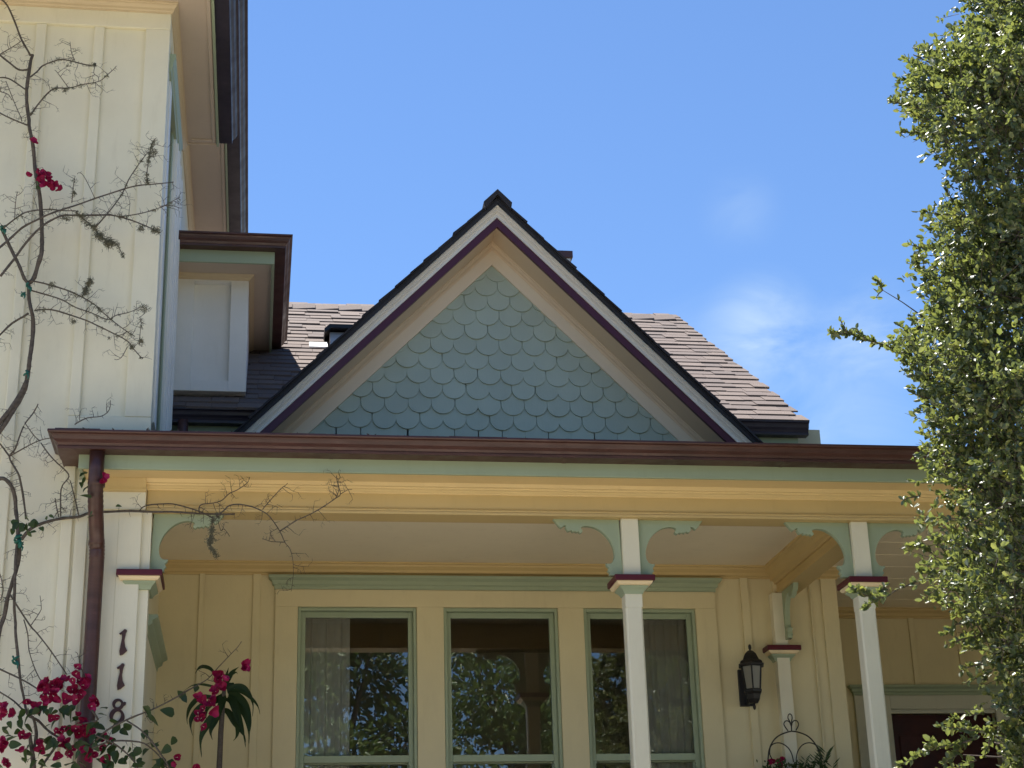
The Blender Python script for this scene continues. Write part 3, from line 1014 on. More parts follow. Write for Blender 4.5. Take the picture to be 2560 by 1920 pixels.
# roof vent with flashing, and the chimney pipe box behind the gable
vo = MB()
yv = 12.12
zv = roofz(yv)
vo.prism([(yv, zv - 0.03), (yv + 0.17, zv + 0.235), (yv + 0.5, zv + 0.235), (yv + 0.5, zv - 0.03)], lambda a, b_: (0.49, a, b_), lambda a, b_: (0.82, a, b_))
vent = obj('roof_vent', vo, M_GALV, house, bevel=0.004, label='small grey metal roof vent on the left slope')
vt = MB().add([(0.45, yv + 0.10, zv + 0.205), (0.50, yv + 0.10, zv + 0.245), (0.90, yv + 0.10, zv + 0.245), (0.90, yv + 0.10, zv + 0.275), (0.485, yv + 0.10, zv + 0.275), (0.445, yv + 0.10, zv + 0.235),
               (0.45, yv + 0.55, zv + 0.205), (0.50, yv + 0.55, zv + 0.245), (0.90, yv + 0.55, zv + 0.245), (0.90, yv + 0.55, zv + 0.275), (0.485, yv + 0.55, zv + 0.275), (0.445, yv + 0.55, zv + 0.235)],
              [(0, 1, 2, 3, 4, 5), (11, 10, 9, 8, 7, 6), (0, 6, 7, 1), (1, 7, 8, 2), (2, 8, 9, 3), (3, 9, 10, 4), (4, 10, 11, 5), (5, 11, 6, 0)])
obj('vent_hood', vt, M_IRON, vent)
for k in range(3):
    u = 0.22 + 0.2 * k
    yy, zz = yv + 0.17 * u, zv - 0.03 + 0.265 * u
    obj('louvre', MB().add([(0.57, yy - 0.012, zz), (0.80, yy - 0.012, zz), (0.80, yy + 0.012, zz + 0.04), (0.57, yy + 0.012, zz + 0.04), (0.57, yy + 0.02, zz), (0.80, yy + 0.02, zz)],
        [(0, 1, 2, 3), (0, 4, 5, 1), (4, 3, 2, 5), (0, 3, 4), (1, 5, 2)]), M_GALV, vent)
fl = MB()
fl.add([(0.33, 12.17, roofz(12.17) + 0.03), (0.47, 12.17, roofz(12.17) + 0.03), (0.47, 12.25, roofz(12.25) + 0.045), (0.33, 12.25, roofz(12.25) + 0.045),
        (0.33, 12.17, roofz(12.17) + 0.012), (0.47, 12.17, roofz(12.17) + 0.012), (0.47, 12.25, roofz(12.25) + 0.012), (0.33, 12.25, roofz(12.25) + 0.012)],
       [(0, 1, 2, 3), (4, 7, 6, 5), (0, 4, 5, 1), (1, 5, 6, 2), (2, 6, 7, 3), (3, 7, 4, 0)])
obj('flashing', fl, M_WHITE, vent)
ch = MB().box(2.61, 2.808, 14.2, 14.40, roofz(YR) - 0.5, 8.225)
cho = obj('chimney', ch, M_GALV, house, bevel=0.004, label='slim grey chimney box behind the right gable slope')
bx('chimney_cap', 2.59, 2.828, 14.18, 14.42, 8.2251, 8.295, M_GUTTER, cho, 0.004)

# ---- the gable: wall with fish-scale shingles, rake boards, soffit, roof edge
GY = 10.40
gw = MB()
gw.prism([(GX - 1.75, 4.95), (GX + 1.75, 4.95), (GX, 4.95 + 1.75 * GS)], lambda a, b_: (a, YB, b_), lambda a, b_: (a, YB + 0.12, b_))
gable = obj('gable_wall', gw, M_SCALE, house, label='gable wall clad in sage green fish-scale shingles')


def clip(poly, nx, nz, d):
    out = []
    for i in range(len(poly)):
        p, q = poly[i], poly[(i + 1) % len(poly)]
        sp, sq = nx * p[0] + nz * p[1] - d, nx * q[0] + nz * q[1] - d
        if sp <= 0:
            out.append(p)
        if (sp < 0 < sq) or (sq < 0 < sp):
            tt = sp / (sp - sq)
            out.append((p[0] + (q[0] - p[0]) * tt, p[1] + (q[1] - p[1]) * tt))
    return out


SW, SHT = 0.1595, 0.205
rsc = SW / 2 - 0.0015


def scale_outline():
    pts = [(-rsc, SHT), (-rsc, rsc * 0.92)]
    for k in range(1, 12):
        a = math.pi + math.pi * k / 12
        pts.append((rsc * math.cos(a), rsc * 0.92 + rsc * 0.92 * math.sin(a)))
    pts += [(rsc, rsc * 0.92), (rsc, SHT)]
    return pts


def scale_mesh(poly, ref):
    def front(a, b_):
        return (a, -0.024 + 0.020 * (b_ - ref) / SHT, b_)

    def back(a, b_):
        return (a, -0.0075 + 0.006 * (b_ - ref) / SHT, b_)
    return MB().prism(poly, front, back)


full = [scale_mesh([(a, b_ + 0.0) for a, b_ in scale_outline()], 0).mesh('fish_scale')]
full[0].materials.append(M_SCALE)
random.seed(21)
apex_z = 6.515
for k in range(-1, 12):
    zb_ = 5.290 + 0.110 * k
    off = 1.435 + (0.0 if k % 2 == 0 else SW / 2)
    for i in range(-11, 12):
        xc = off + i * SW + random.uniform(-0.004, 0.004)
        zz = zb_ + random.uniform(-0.005, 0.005)
        out = scale_outline()
        wpoly = [(xc + a, zz + b_) for a, b_ in out]
        lim = apex_z + 0.07
        # keep what lies under the rake boards: |x - GX| * GS + z <= lim
        c1 = clip(wpoly, GS, 1.0, lim + GX * GS)
        c1 = clip(c1, -GS, 1.0, lim - GX * GS) if len(c1) > 2 else c1
        if len(c1) < 3:
            continue
        if min(p[1] for p in c1) > lim - 0.09:
            continue
        ty = random.uniform(-0.003, 0.002)
        rz = random.uniform(-0.012, 0.012)
        if len(c1) == len(wpoly) and all(abs(p[0] - q[0]) + abs(p[1] - q[1]) < 1e-7 for p, q in zip(c1, wpoly)):
            inst('shingle', full[0], gable, (xc, YB + ty - 0.001, zz), (0, rz, 0))
        else:
            me = scale_mesh([(a - xc, b_ - zz) for a, b_ in c1], 0).mesh('fish_scale_cut')
            me.materials.append(M_SCALE)
            inst('shingle', me, gable, (xc, YB + ty - 0.001, zz))


def rake(zapex, prof, y0, m, name, parent, zfoot=4.95, bevel=0.0, label=None):
    """prof (d, c): d measured square to the slope, outwards (up); c is depth y"""
    hw = (zapex - zfoot) / GS
    # path runs from the left foot over the apex to the right foot; outward = up, so travel right to left
    path = [(GX + hw, zfoot), (GX, zapex), (GX - hw, zfoot)]
    o = obj(name, MB().sweep(path, prof, fn=lambda a, b_, c: (a, c, b_)), m, parent, bevel=bevel, label=label)
    return o


def rk(d0, d1, y0, y1):
    return [(d0, y0), (d1, y0), (d1, y1), (d0, y1)]


# offsets are square to the slope, measured from the top of the pale moulding (apex z 6.829)
rake(GZ, [(0, GY), (-0.007, GY - 0.006), (-0.013, GY + 0.004), (-0.021, GY + 0.014), (-0.026, GY + 0.010), (-0.034, GY + 0.022), (-0.042, GY + 0.028), (-0.048, GY + 0.024), (-0.062, GY + 0.022), (-0.062, GY + 0.07), (0, GY + 0.07)],
     GY, M_BARGE, 'barge_moulding', house, label='pale moulded barge board edging the gable')
rake(GZ, rk(-0.0622, -0.108, GY + 0.032, GY + 0.06), GY, M_PLUM, 'barge_trim', house, label='deep plum trim band under the gable moulding')
rake(GZ, rk(-0.090, -0.1055, GY + 0.0602, YB - 0.001), GY, M_GSOF, 'gable_soffit', house, label='tan soffit under the gable overhang')
rake(GZ, [(-0.1057, YB - 0.001), (-0.1057, YB - 0.075), (-0.112, YB - 0.075), (-0.116, YB - 0.066), (-0.126, YB - 0.058), (-0.131, YB - 0.044), (-0.142, YB - 0.036), (-0.142, YB - 0.001)],
     GY, M_GSOF, 'crown_moulding', house)
rake(GZ, rk(-0.130, -0.2195, YB - 0.034, YB - 0.0005), GY, M_RAKE, 'rake_board', house, bevel=0.002, label='broad tan rake board along the gable slope')
rake(GZ, rk(0.0005, 0.022, GY - 0.012, 12.9), GY, M_DECK, 'gable_roof_deck', house)
# roof courses of the gable, their butts make the stepped edge
groof = rake(GZ, rk(0.0225, 0.030, GY - 0.018, 12.9), GY, M_DECK, 'gable_roof', house, label='dark shingled edge of the gable roof')
slope = math.atan(GS)
un = Vector((math.sin(slope), 0, math.cos(slope)))
random.seed(9)
for sg in (1, -1):
    L = (GZ - 4.95) / math.sin(slope)
    kk = 0
    s = 0.10
    while s < L:
        ex = 0.148 + random.uniform(-0.02, 0.02)
        a0, a1 = s - 0.10, s + ex - 0.004
        quad = []
        for (aa, dd) in ((a0, 0.031), (a1, 0.031), (a1, 0.047 + random.uniform(-0.004, 0.006)), (a0, 0.036)):
            quad.append((GX + sg * (math.cos(slope) * aa + math.sin(slope) * dd), GZ - math.sin(slope) * aa + math.cos(slope) * dd))
        yj = random.uniform(-0.012, 0.012)
        yy = GY - 0.03 + yj
        for seg in range(3):
            y2 = yy + random.uniform(0.25, 0.4)
            obj('shingle', MB().prism(quad, lambda a, b_: (a, yy, b_), lambda a, b_: (a, y2 - 0.003, b_)), M_EDGE, groof)
            yy = y2
        s += ex
yy = GY - 0.045
while yy < 12.4:
    def rc(q, l0):
        w_, t_ = 0.14, 0.022
        return [(GX - w_ * math.cos(slope), GZ + 0.085 + l0 - w_ * math.sin(slope)), (GX, GZ + 0.085 + l0), (GX + w_ * math.cos(slope), GZ + 0.085 + l0 - w_ * math.sin(slope)),
                (GX + (w_ - 0.012) * math.cos(slope), GZ + 0.03 + l0 - w_ * math.sin(slope)), (GX, GZ + 0.045 + l0), (GX - (w_ - 0.012) * math.cos(slope), GZ + 0.03 + l0 - w_ * math.sin(slope))]
    p0, p1 = rc(0, 0.012), rc(0, -0.004)
    vs = [(a, yy, b_) for a, b_ in p0] + [(a, yy + 0.22, b_) for a, b_ in p1]
    fs = [tuple(range(5, -1, -1)), tuple(range(6, 12))] + [(i, (i + 1) % 6, 6 + (i + 1) % 6, 6 + i) for i in range(6)]
    obj('ridge_cap', MB().add(vs, fs), M_EDGE, groof)
    yy += 0.19

# ------------------------------------------------------------------ house numbers
D1 = [(0.030, 0.000), (0.046, 0.006), (0.066, 0.026), (0.054, 0.050), (0.049, 0.085), (0.054, 0.120), (0.060, 0.138), (0.056, 0.144), (0.046, 0.146), (0.036, 0.134),
      (0.020, 0.122), (0.026, 0.114), (0.034, 0.119), (0.036, 0.095), (0.030, 0.055), (0.026, 0.025)]
NY0, NY1 = 8.914, 8.9259
for (z0, dx, lab) in ((3.378, 0.0, 'brown metal digit 1, topmost of three digits down the cream half post'), (3.198, -0.003, 'brown metal digit 1, middle one just above the digit 8')):
    o = obj('house_number', MB().prism(D1, lambda a, b_: (-0.742 + dx + a, NY0, z0 + b_ * 0.95), lambda a, b_: (-0.742 + dx + a, NY1, z0 + b_ * 0.95)), M_BRONZE, bevel=0.0015)
    tag(o, lab, 'house number', 'house numbers')


def ribbon_loop(mb, cx, cz, rx, rz, w0, w1, y0, y1, a0=0, a1=360, n=28):
    """flat ring of varying stroke width in the XZ plane"""
    closed = abs(a1 - a0) >= 360
    m_ = n if closed else n + 1
    vs, fs = [], []
    for i in range(m_):
        a = math.radians(a0 + (a1 - a0) * i / n)
        wd = w0 + (w1 - w0) * (0.5 + 0.5 * math.cos(2 * a + 1.2))
        for r_ in (-wd / 2, wd / 2):
            for yy in (y0, y1):
                vs.append((cx + (rx + r_) * math.cos(a), yy, cz + (rz + r_) * math.sin(a)))
    for i in range(n):
        p, q = i * 4, ((i + 1) % m_) * 4
        fs += [(p, p + 2, q + 2, q), (p + 1, q + 1, q + 3, p + 3), (p, q, q + 1, p + 1), (p + 2, p + 3, q + 3, q + 2)]
    if not closed:
        fs += [(0, 1, 3, 2), ((m_ - 1) * 4, (m_ - 1) * 4 + 2, (m_ - 1) * 4 + 3, (m_ - 1) * 4 + 1)]
    mb.add(vs, fs)


e8 = MB()
ribbon_loop(e8, -0.708, 3.125, 0.022, 0.022, 0.011, 0.016, NY0, NY1)
ribbon_loop(e8, -0.710, 3.063, 0.029, 0.033, 0.012, 0.022, NY0 + 0.0003, NY1 - 0.0002)
e8.prism([(-0.690, 3.128), (-0.676, 3.137), (-0.668, 3.134), (-0.670, 3.122), (-0.684, 3.113)], lambda a, b_: (a, NY0 - 0.0003, b_), lambda a, b_: (a, NY1 - 0.0004, b_))
o = obj('house_number', e8, M_BRONZE)
tag(o, 'brown metal digit 8 on the cream half post, lowest, touched by vine leaves', 'house number', 'house numbers')

# ------------------------------------------------------------------ wall lantern
LX, LY = 3.168, 10.585
lan = empty('wall_lantern', (LX, 10.75, 3.376), 'black coach lantern with frosted panes on the wall right of the windows', 'lantern')
obj('roof', MB().lathe([(0.072, 3.648), (0.092, 3.652), (0.094, 3.662), (0.084, 3.668), (0.078, 3.684), (0.060, 3.694), (0.052, 3.712), (0.040, 3.735), (0.022, 3.752), (0.010, 3.758)], LX, LY, 6, 0.26), M_IRON, lan, bevel=0.002)
obj('finial', MB().lathe([(0.006, 3.752), (0.006, 3.762), (0.010, 3.770), (0.011, 3.782), (0.008, 3.795), (0.003, 3.798)], LX, LY, 10), M_IRON, lan, True)
pa = []
for j in range(6):
    th = 0.26 + 2 * math.pi * j / 6
    pa.append((math.cos(th), math.sin(th)))
for j in range(6):
    (c0, s0), (c1, s1) = pa[j], pa[(j + 1) % 6]
    obj('pane', MB().add([(LX + c0 * 0.050, LY + s0 * 0.050, 3.502), (LX + c1 * 0.050, LY + s1 * 0.050, 3.502), (LX + c1 * 0.068, LY + s1 * 0.068, 3.650), (LX + c0 * 0.068, LY + s0 * 0.068, 3.650),
                          (LX + c0 * 0.047, LY + s0 * 0.047, 3.502), (LX + c1 * 0.047, LY + s1 * 0.047, 3.502), (LX + c1 * 0.065, LY + s1 * 0.065, 3.650), (LX + c0 * 0.065, LY + s0 * 0.065, 3.650)],
                         [(0, 1, 2, 3), (4, 7, 6, 5), (0, 4, 5, 1), (2, 6, 7, 3)]), M_LGLASS, lan)
    obj('bar', MB().tube([(LX + c0 * 0.052, LY + s0 * 0.052, 3.495), (LX + c0 * 0.071, LY + s0 * 0.071, 3.655)], 0.006, 6), M_IRON, lan)
obj('base', MB().lathe([(0.012, 3.412), (0.030, 3.416), (0.044, 3.440), (0.052, 3.470), (0.062, 3.486), (0.064, 3.498), (0.056, 3.505), (0.02, 3.507)], LX, LY, 6, 0.26), M_IRON, lan, bevel=0.002)
obj('drop_finial', MB().lathe([(0.003, 3.372), (0.008, 3.378), (0.011, 3.390), (0.008, 3.404), (0.006, 3.413)], LX, LY, 10), M_IRON, lan, True)
obj('candle_tube', MB().lathe([(0.016, 3.507), (0.016, 3.57), (0.02, 3.575), (0.03, 3.61), (0.018, 3.635)], LX, LY, 10), M_CURT, lan, True)
obj('back_plate', MB().box(LX - 0.05, LX + 0.05, 10.725, 10.7485, 3.42, 3.66).box(LX - 0.012, LX + 0.012, LY + 0.02, 10.726, 3.43, 3.455).box(LX - 0.010, LX + 0.010, LY + 0.06, 10.726, 3.655, 3.675), M_IRON, lan, bevel=0.003)


# ------------------------------------------------------------------ leaves, flowers
def leaf_mesh(name, length, width, mats, fold=0.25, droop=0.2, taper=0.62):
    n = 6
    vs, fs = [], []
    for i in range(n + 1):
        u = i / n
        wd = width * math.sin(math.pi * min(1, u ** taper if u < 1 else 1)) ** 0.8 if 0 < u < 1 else 0.0
        y = -droop * length * u * u
        vs += [(length * u, -wd / 2, y + fold * wd / 2), (length * u, 0, y), (length * u, wd / 2, y + fold * wd / 2)]
    for i in range(n):
        a = i * 3
        fs += [(a, a + 1, a + 4, a + 3), (a + 1, a + 2, a + 5, a + 4)]
    me = MB().add(vs, fs).mesh(name, True)
    for mm in mats:
        me.materials.append(mm)
    return me


def flower_mesh(name, seed):
    rnd = random.Random(seed)
    mb = MB()
    L = 0.036
    for k in range(3):
        th = 2 * math.pi * k / 3 + rnd.uniform(-0.25, 0.25)
        lean = rnd.uniform(0.65, 1.25)
        vs, fs = [], []
        nu, nv = 6, 6
        for i in range(nu + 1):
            u = i / nu
            wd = 0.044 * (0.12 + 0.88 * math.sin(math.pi * min(1.0, 0.10 + 0.82 * u ** 0.8)) ** 0.6) * (1.0 if u < 0.8 else 1.0 - 1.9 * (u - 0.8))
            rad = L * (0.04 + lean * 0.95 * u - 0.12 * u * u)
            hgt = L * (1.05 - 0.45 * lean) * u
            for j in range(nv + 1):
                w_ = (j / nv - 0.5) * wd
                cup = w_ * w_ / 0.050
                rip = 0.0028 * math.sin(j * 1.9 + i * 1.3 + k * 2 + seed * 1.7) * u
                r_ = rad - cup + rip
                vs.append((r_ * math.cos(th) - w_ * math.sin(th), r_ * math.sin(th) + w_ * math.cos(th), hgt + cup * 0.5 + rip * 0.6 + 0.004 * (abs(j / nv - 0.5) * 2) ** 2 * u))
        for i in range(nu):
            for j in range(nv):
                a = i * (nv + 1) + j
                fs.append((a, a + 1, a + nv + 2, a + nv + 1))
        mb.add(vs, fs, 0)
    if seed % 3 == 0:
        mb.lathe([(0.0012, 0.004), (0.0015, 0.018), (0.0032, 0.020), (0.0028, 0.0215)], 0.002, 0.001, 6, mi=1)
    me = mb.mesh(name, True)
    me.materials.append(M_BRACT)
    me.materials.append(M_STAMEN)
    return me


FLOW = [flower_mesh('bract_cluster', s) for s in range(6)]
BLEAF = [leaf_mesh('vine_leaf', 0.062, 0.042, [M_BLEAF], 0.3, 0.15), leaf_mesh('vine_leaf', 0.055, 0.034, [M_BLEAF], 0.5, 0.35), leaf_mesh('vine_leaf', 0.05, 0.036, [M_BLEAF], 0.15, 0.05)]


def aim(d, roll=0.0):
    """rotation that sends +X to direction d"""
    d = Vector(d).normalized()
    q = d.to_track_quat('X', 'Z')
    return (q @ Vector((1, 0, 0)).rotation_difference(Vector((1, 0, 0)))).to_matrix().to_4x4() @ Matrix.Rotation(roll, 4, 'X')


# ------------------------------------------------------------------ bougainvillea on the tower wall
vine = empty('bougainvillea', (-1.1, 8.75, 0), 'thorny half-bare bougainvillea climbing the cream tower wall, crimson flowers at the bottom', 'climbing plant')
random.seed(77)
# each stem: photo points, start/end radius (mm), depth from the street, amount of side twigs, lichen
STEMS = [
    ([(2, 0), (19, 15), (38, 56), (54, 99), (76, 139)], 4, 5, 8.78, .7, 0),
    ([(81, 134), (76, 152), (73, 182), (67, 228), (67, 261), (72, 296), (73, 316), (80, 349), (84, 380), (87, 420), (93, 452), (100, 492), (102, 524), (104, 561), (105, 604), (104, 637), (95, 663), (85, 691), (74, 706)], 8, 11, 8.80, .7, 0),
    ([(4, 572), (19, 604), (35, 637), (50, 669), (61, 698), (71, 711), (72, 745), (77, 771), (78, 775), (82, 798), (81, 843), (76, 887), (73, 917), (67, 950), (58, 980), (38, 1018), (15, 1059), (-30, 1120)], 7, 12, 8.80, .6, 0),
    ([(67, 950), (48, 988), (25, 1026), (-2, 1061), (-40, 1110)], 11, 11, 8.79, .3, 0),
    ([(-30, 1205), (0, 1195), (15, 1200), (30, 1218), (37, 1243), (39, 1274), (43, 1302), (46, 1335), (48, 1362), (46, 1400), (38, 1433), (28, 1469), (18, 1502), (10, 1540), (0, 1570), (-10, 1640)], 9, 9, 8.80, .4, 0),
    ([(48, 1340), (42, 1363), (39, 1413), (37, 1476), (35, 1519), (38, 1555), (39, 1580), (45, 1636), (51, 1704), (59, 1743), (66, 1779), (75, 1792), (95, 1801), (118, 1824), (147, 1844), (170, 1860)], 7, 5, 8.78, .3, 0),
    ([(75, 1792), (84, 1797), (90, 1829), (87, 1858), (81, 1885), (85, 1920), (92, 2000)], 6, 9, 8.77, .2, 0),
    ([(75, 1835), (79, 1874), (84, 1900), (90, 1990)], 8, 9, 8.75, .2, 0),
    ([(52, 1348), (73, 1325), (101, 1312), (127, 1302), (157, 1294), (197, 1292), (225, 1284), (268, 1280), (329, 1276), (380, 1279), (430, 1281), (500, 1285), (587, 1285)], 8, 4, 8.885, .25, 0),
    ([(347, 1276), (365, 1264), (415, 1261), (442, 1262), (481, 1271), (507, 1282), (533, 1297)], 3, 3, 8.86, .5, 0),
    ([(498, 1282), (498, 1269), (507, 1262), (533, 1257), (555, 1249), (572, 1235), (594, 1226), (617, 1208), (624, 1193)], 3, 1.5, 8.80, .9, 0),
    ([(540, 1290), (559, 1278), (574, 1265), (600, 1260), (628, 1265), (654, 1278), (674, 1293), (700, 1328), (713, 1356), (724, 1371), (732, 1401), (733, 1440), (728, 1478)], 3.5, 0.8, 8.70, .5, 0),
    ([(656, 1275), (680, 1247), (702, 1221), (719, 1208)], 2.2, 1.2, 8.71, 1.0, 0),
    ([(700, 1328), (719, 1317), (743, 1300), (776, 1284), (811, 1265), (839, 1247), (851, 1236), (845, 1208), (841, 1189)], 3, 1.5, 8.66, .6, 0),
    ([(839, 1247), (847, 1226), (845, 1205), (851, 1192)], 2, 1, 8.65, 1.4, 0),
    ([(851, 1236), (871, 1223), (880, 1223)], 1.6, 0.8, 8.65, .6, 0),
    ([(713, 1356), (690, 1353), (674, 1352), (656, 1347)], 2, 1.2, 8.68, 1.0, 0),
    ([(533, 1290), (528, 1328), (524, 1354), (530, 1372), (542, 1388)], 3, 1, 8.78, .6, 3),
    ([(545, 1300), (552, 1325), (560, 1322), (574, 1341)], 1.5, 1, 8.77, .6, 0),
    ([(76, 195), (92, 178), (106, 162), (142, 152), (165, 152), (215, 161), (238, 160)], 4, 2.5, 8.74, .8, 1),
    ([(187, 152), (178, 127), (175, 104)], 2, 1, 8.72, 1.0, 0),
    ([(75, 286), (94, 261), (122, 233), (142, 222), (172, 218), (203, 210), (248, 205), (268, 190), (291, 165)], 4, 1.2, 8.70, .7, 1),
    ([(172, 218), (152, 192), (137, 175)], 2, 1, 8.71, .6, 0),
    ([(240, 160), (234, 180), (245, 190), (247, 203)], 1.6, 1.2, 8.69, .6, 0),
    ([(73, 170), (48, 175), (25, 160), (0, 138), (-15, 120)], 5, 4, 8.77, .6, 0),
    ([(0, 138), (28, 122), (54, 101)], 2.5, 1.5, 8.75, .9, 0),
    ([(66, 223), (43, 208), (23, 199), (0, 196), (-20, 200)], 4, 3, 8.77, .5, 0),
    ([(68, 314), (38, 299), (0, 281), (-20, 270)], 4, 3, 8.76, .6, 0),
    ([(55, 305), (51, 290), (35, 253), (15, 203)], 2.5, 1.5, 8.74, .8, 0),
    ([(0, 228), (20, 238), (30, 250)], 2, 1.5, 8.74, .9, 0),
    ([(239, 570), (271, 533), (304, 485), (321, 448), (345, 415), (372, 380)], 3.5, 1.8, 8.72, .5, 1),
    ([(371, 461), (367, 433), (372, 400), (377, 372), (388, 346)], 2.4, 1.5, 8.71, .8, 3),
    ([(-10, 630), (0, 620), (26, 594), (54, 568), (91, 552), (135, 533), (187, 513), (237, 494), (293, 479), (336, 468), (369, 461), (404, 456), (434, 455)], 6, 2, 8.75, .5, 0),
    ([(2, 691), (33, 648), (63, 607), (104, 568), (152, 542), (184, 537), (239, 536), (278, 539), (326, 552), (373, 568), (401, 581)], 6, 2.5, 8.73, .7, 1),
    ([(9, 570), (43, 546), (72, 529), (122, 521), (163, 526), (195, 529)], 4, 2, 8.74, 1.0, 1),
    ([(190, 533), (204, 544), (230, 563), (250, 587), (273, 607), (291, 609), (308, 639)], 3, 1.2, 8.72, 1.0, 3),
    ([(271, 533), (302, 542), (356, 535), (401, 518), (423, 505), (451, 492)], 3, 1, 8.72, 1.1, 1),
    ([(401, 518), (430, 514), (455, 520)], 1.6, 1, 8.72, .8, 0),
    ([(180, 509), (182, 476), (184, 453), (188, 440)], 2.2, 1.2, 8.74, 1.1, 1),
    ([(237, 494), (219, 456), (205, 436), (193, 435)], 1.6, 1, 8.73, .3, 0),
    ([(36, 545), (38, 510), (44, 480)], 2, 1.2, 8.74, 1.2, 0),
    ([(78, 704), (126, 713), (174, 726), (206, 743), (239, 765), (253, 778), (291, 808), (337, 841)], 4, 1.8, 8.74, .7, 1),
    ([(78, 724), (117, 737), (156, 752), (189, 769), (228, 780), (268, 798), (291, 790), (319, 783), (350, 768)], 3.5, 1.5, 8.75, .7, 1),
    ([(206, 743), (213, 722), (222, 704), (228, 700)], 2, 1.2, 8.74, .6, 3),
    ([(86, 776), (127, 776), (175, 788), (215, 799), (243, 813), (279, 833), (319, 854), (335, 872), (357, 897)], 4, 1.8, 8.76, .8, 1),
    ([(319, 868), (303, 893), (286, 898)], 1.6, 1, 8.75, .5, 0),
    ([(348, 860), (350, 830), (353, 808), (349, 792)], 1.8, 1, 8.74, .8, 1),
    ([(-20, 860), (0, 838), (30, 806), (71, 783)], 4, 5, 8.78, .7, 0),
    ([(187, 1063), (218, 1046), (253, 1039), (273, 1023), (276, 1001)], 2.5, 1.2, 8.60, 1.0, 0),
    ([(95, 1009), (81, 1033), (63, 1059), (51, 1089), (38, 1122), (23, 1140), (33, 1163), (46, 1185), (51, 1203), (58, 1244), (65, 1297)], 2.5, 5, 8.77, .9, 0),
    ([(23, 1140), (63, 1120), (101, 1102), (129, 1094)], 3, 1.8, 8.72, 1.0, 0),
    ([(101, 1105), (122, 1135), (144, 1160), (162, 1175), (172, 1190), (157, 1211), (152, 1236), (152, 1292)], 2.8, 3, 8.76, .9, 0),
    ([(-10, 1105), (0, 1109), (23, 1140)], 3, 4, 8.77, .6, 0),
    ([(63, 1059), (84, 1087), (101, 1102)], 2, 2, 8.75, 1.0, 0),
    ([(137, 1244), (142, 1270), (147, 1292)], 2, 2.5, 8.80, 1.3, 0),
    ([(175, 1200), (187, 1246), (197, 1289)], 1.8, 3, 8.84, 1.4, 0),
    ([(25, 1487), (46, 1520), (76, 1565), (90, 1580), (122, 1621), (147, 1657), (167, 1686)], 4, 2.5, 8.76, .5, 0),
    ([(76, 1563), (99, 1532), (104, 1520), (100, 1489)], 2, 1, 8.75, .5, 0),
    ([(60, 1550), (70, 1587), (72, 1625), (86, 1670), (102, 1702)], 2.5, 2, 8.76, .5, 0),
    ([(-15, 1665), (0, 1673), (45, 1695), (75, 1711), (104, 1729)], 4, 3, 8.74, .3, 0),
    ([(-15, 1725), (0, 1731), (34, 1752), (59, 1777)], 3, 4, 8.75, .4, 0),
    ([(240, 1850), (267, 1826), (316, 1801), (362, 1781), (391, 1768), (441, 1743), (486, 1718), (519, 1698), (544, 1669), (573, 1639), (594, 1619), (604, 1604)], 4.5, 1, 8.62, .25, 0),
    ([(316, 1801), (328, 1808), (353, 1826), (382, 1858), (407, 1894), (423, 1920), (450, 1990)], 3.5, 4, 8.60, .25, 0),
    ([(230, 1870), (280, 1853), (348, 1856), (375, 1869), (398, 1890), (420, 1925)], 3.5, 3, 8.62, .2, 0),
    ([(240, 1840), (282, 1858), (316, 1883), (339, 1910), (350, 1960)], 4, 3, 8.61, .25, 0),
    ([(90, 1960), (102, 1920), (136, 1872), (149, 1851)], 6, 5, 8.70, .3, 0),
    ([(0, 1500), (8, 1470), (-4, 1420)], 2, 2, 8.78, 1.3, 0),
    ([(230, 1775), (245, 1800), (228, 1806), (190, 1812)], 4, 5, 8.66, .2, 0),
    ([(486, 1718), (460, 1729), (452, 1738)], 1.5, 1, 8.60, .3, 0),
    ([(210, 1690), (200, 1660), (195, 1636), (188, 1630)], 2, 1, 8.74, .8, 0),
]
lich = MB()


def tuft(c, n, size):
    for _ in range(n):
        d = Vector((random.gauss(0, 1), random.gauss(0, 1), random.gauss(-0.4, 1))).normalized()
        p0 = c + Vector((random.gauss(0, 1), random.gauss(0, 0.6), random.gauss(0, 1))) * size * 0.4
        p1 = p0 + d * size * random.uniform(0.4, 1.0)
        pm = (p0 + p1) / 2 + Vector((random.uniform(-1, 1), random.uniform(-1, 1), random.uniform(-1, 1))) * size * 0.35
        lich.tube([p0, pm, p1], [0.0016, 0.0013, 0.0006], 3)


def twigs(mb, p, d, length, r, depth=0):
    """a thorny side shoot that forks"""
    n = 3
    pts = [p]
    dd = Vector(d)
    for i in range(n):
        dd = (dd + Vector((random.uniform(-1, 1), random.uniform(-0.6, 0.6), random.uniform(-1, 1))) * 0.35).normalized()
        pts.append(pts[-1] + dd * length / n)
    mb.tube(pts, [r, r * 0.8, r * 0.6, r * 0.3], 3)
    if depth < 2:
        for i in (1, 2, 3):
            if random.random() < 0.75 - 0.2 * depth:
                side = Vector((-dd.z, random.uniform(-0.4, 0.4), dd.x)) * random.choice((-1, 1))
                twigs(mb, pts[i], (dd * 0.5 + side).normalized(), length * random.uniform(0.35, 0.6), r * 0.65, depth + 1)


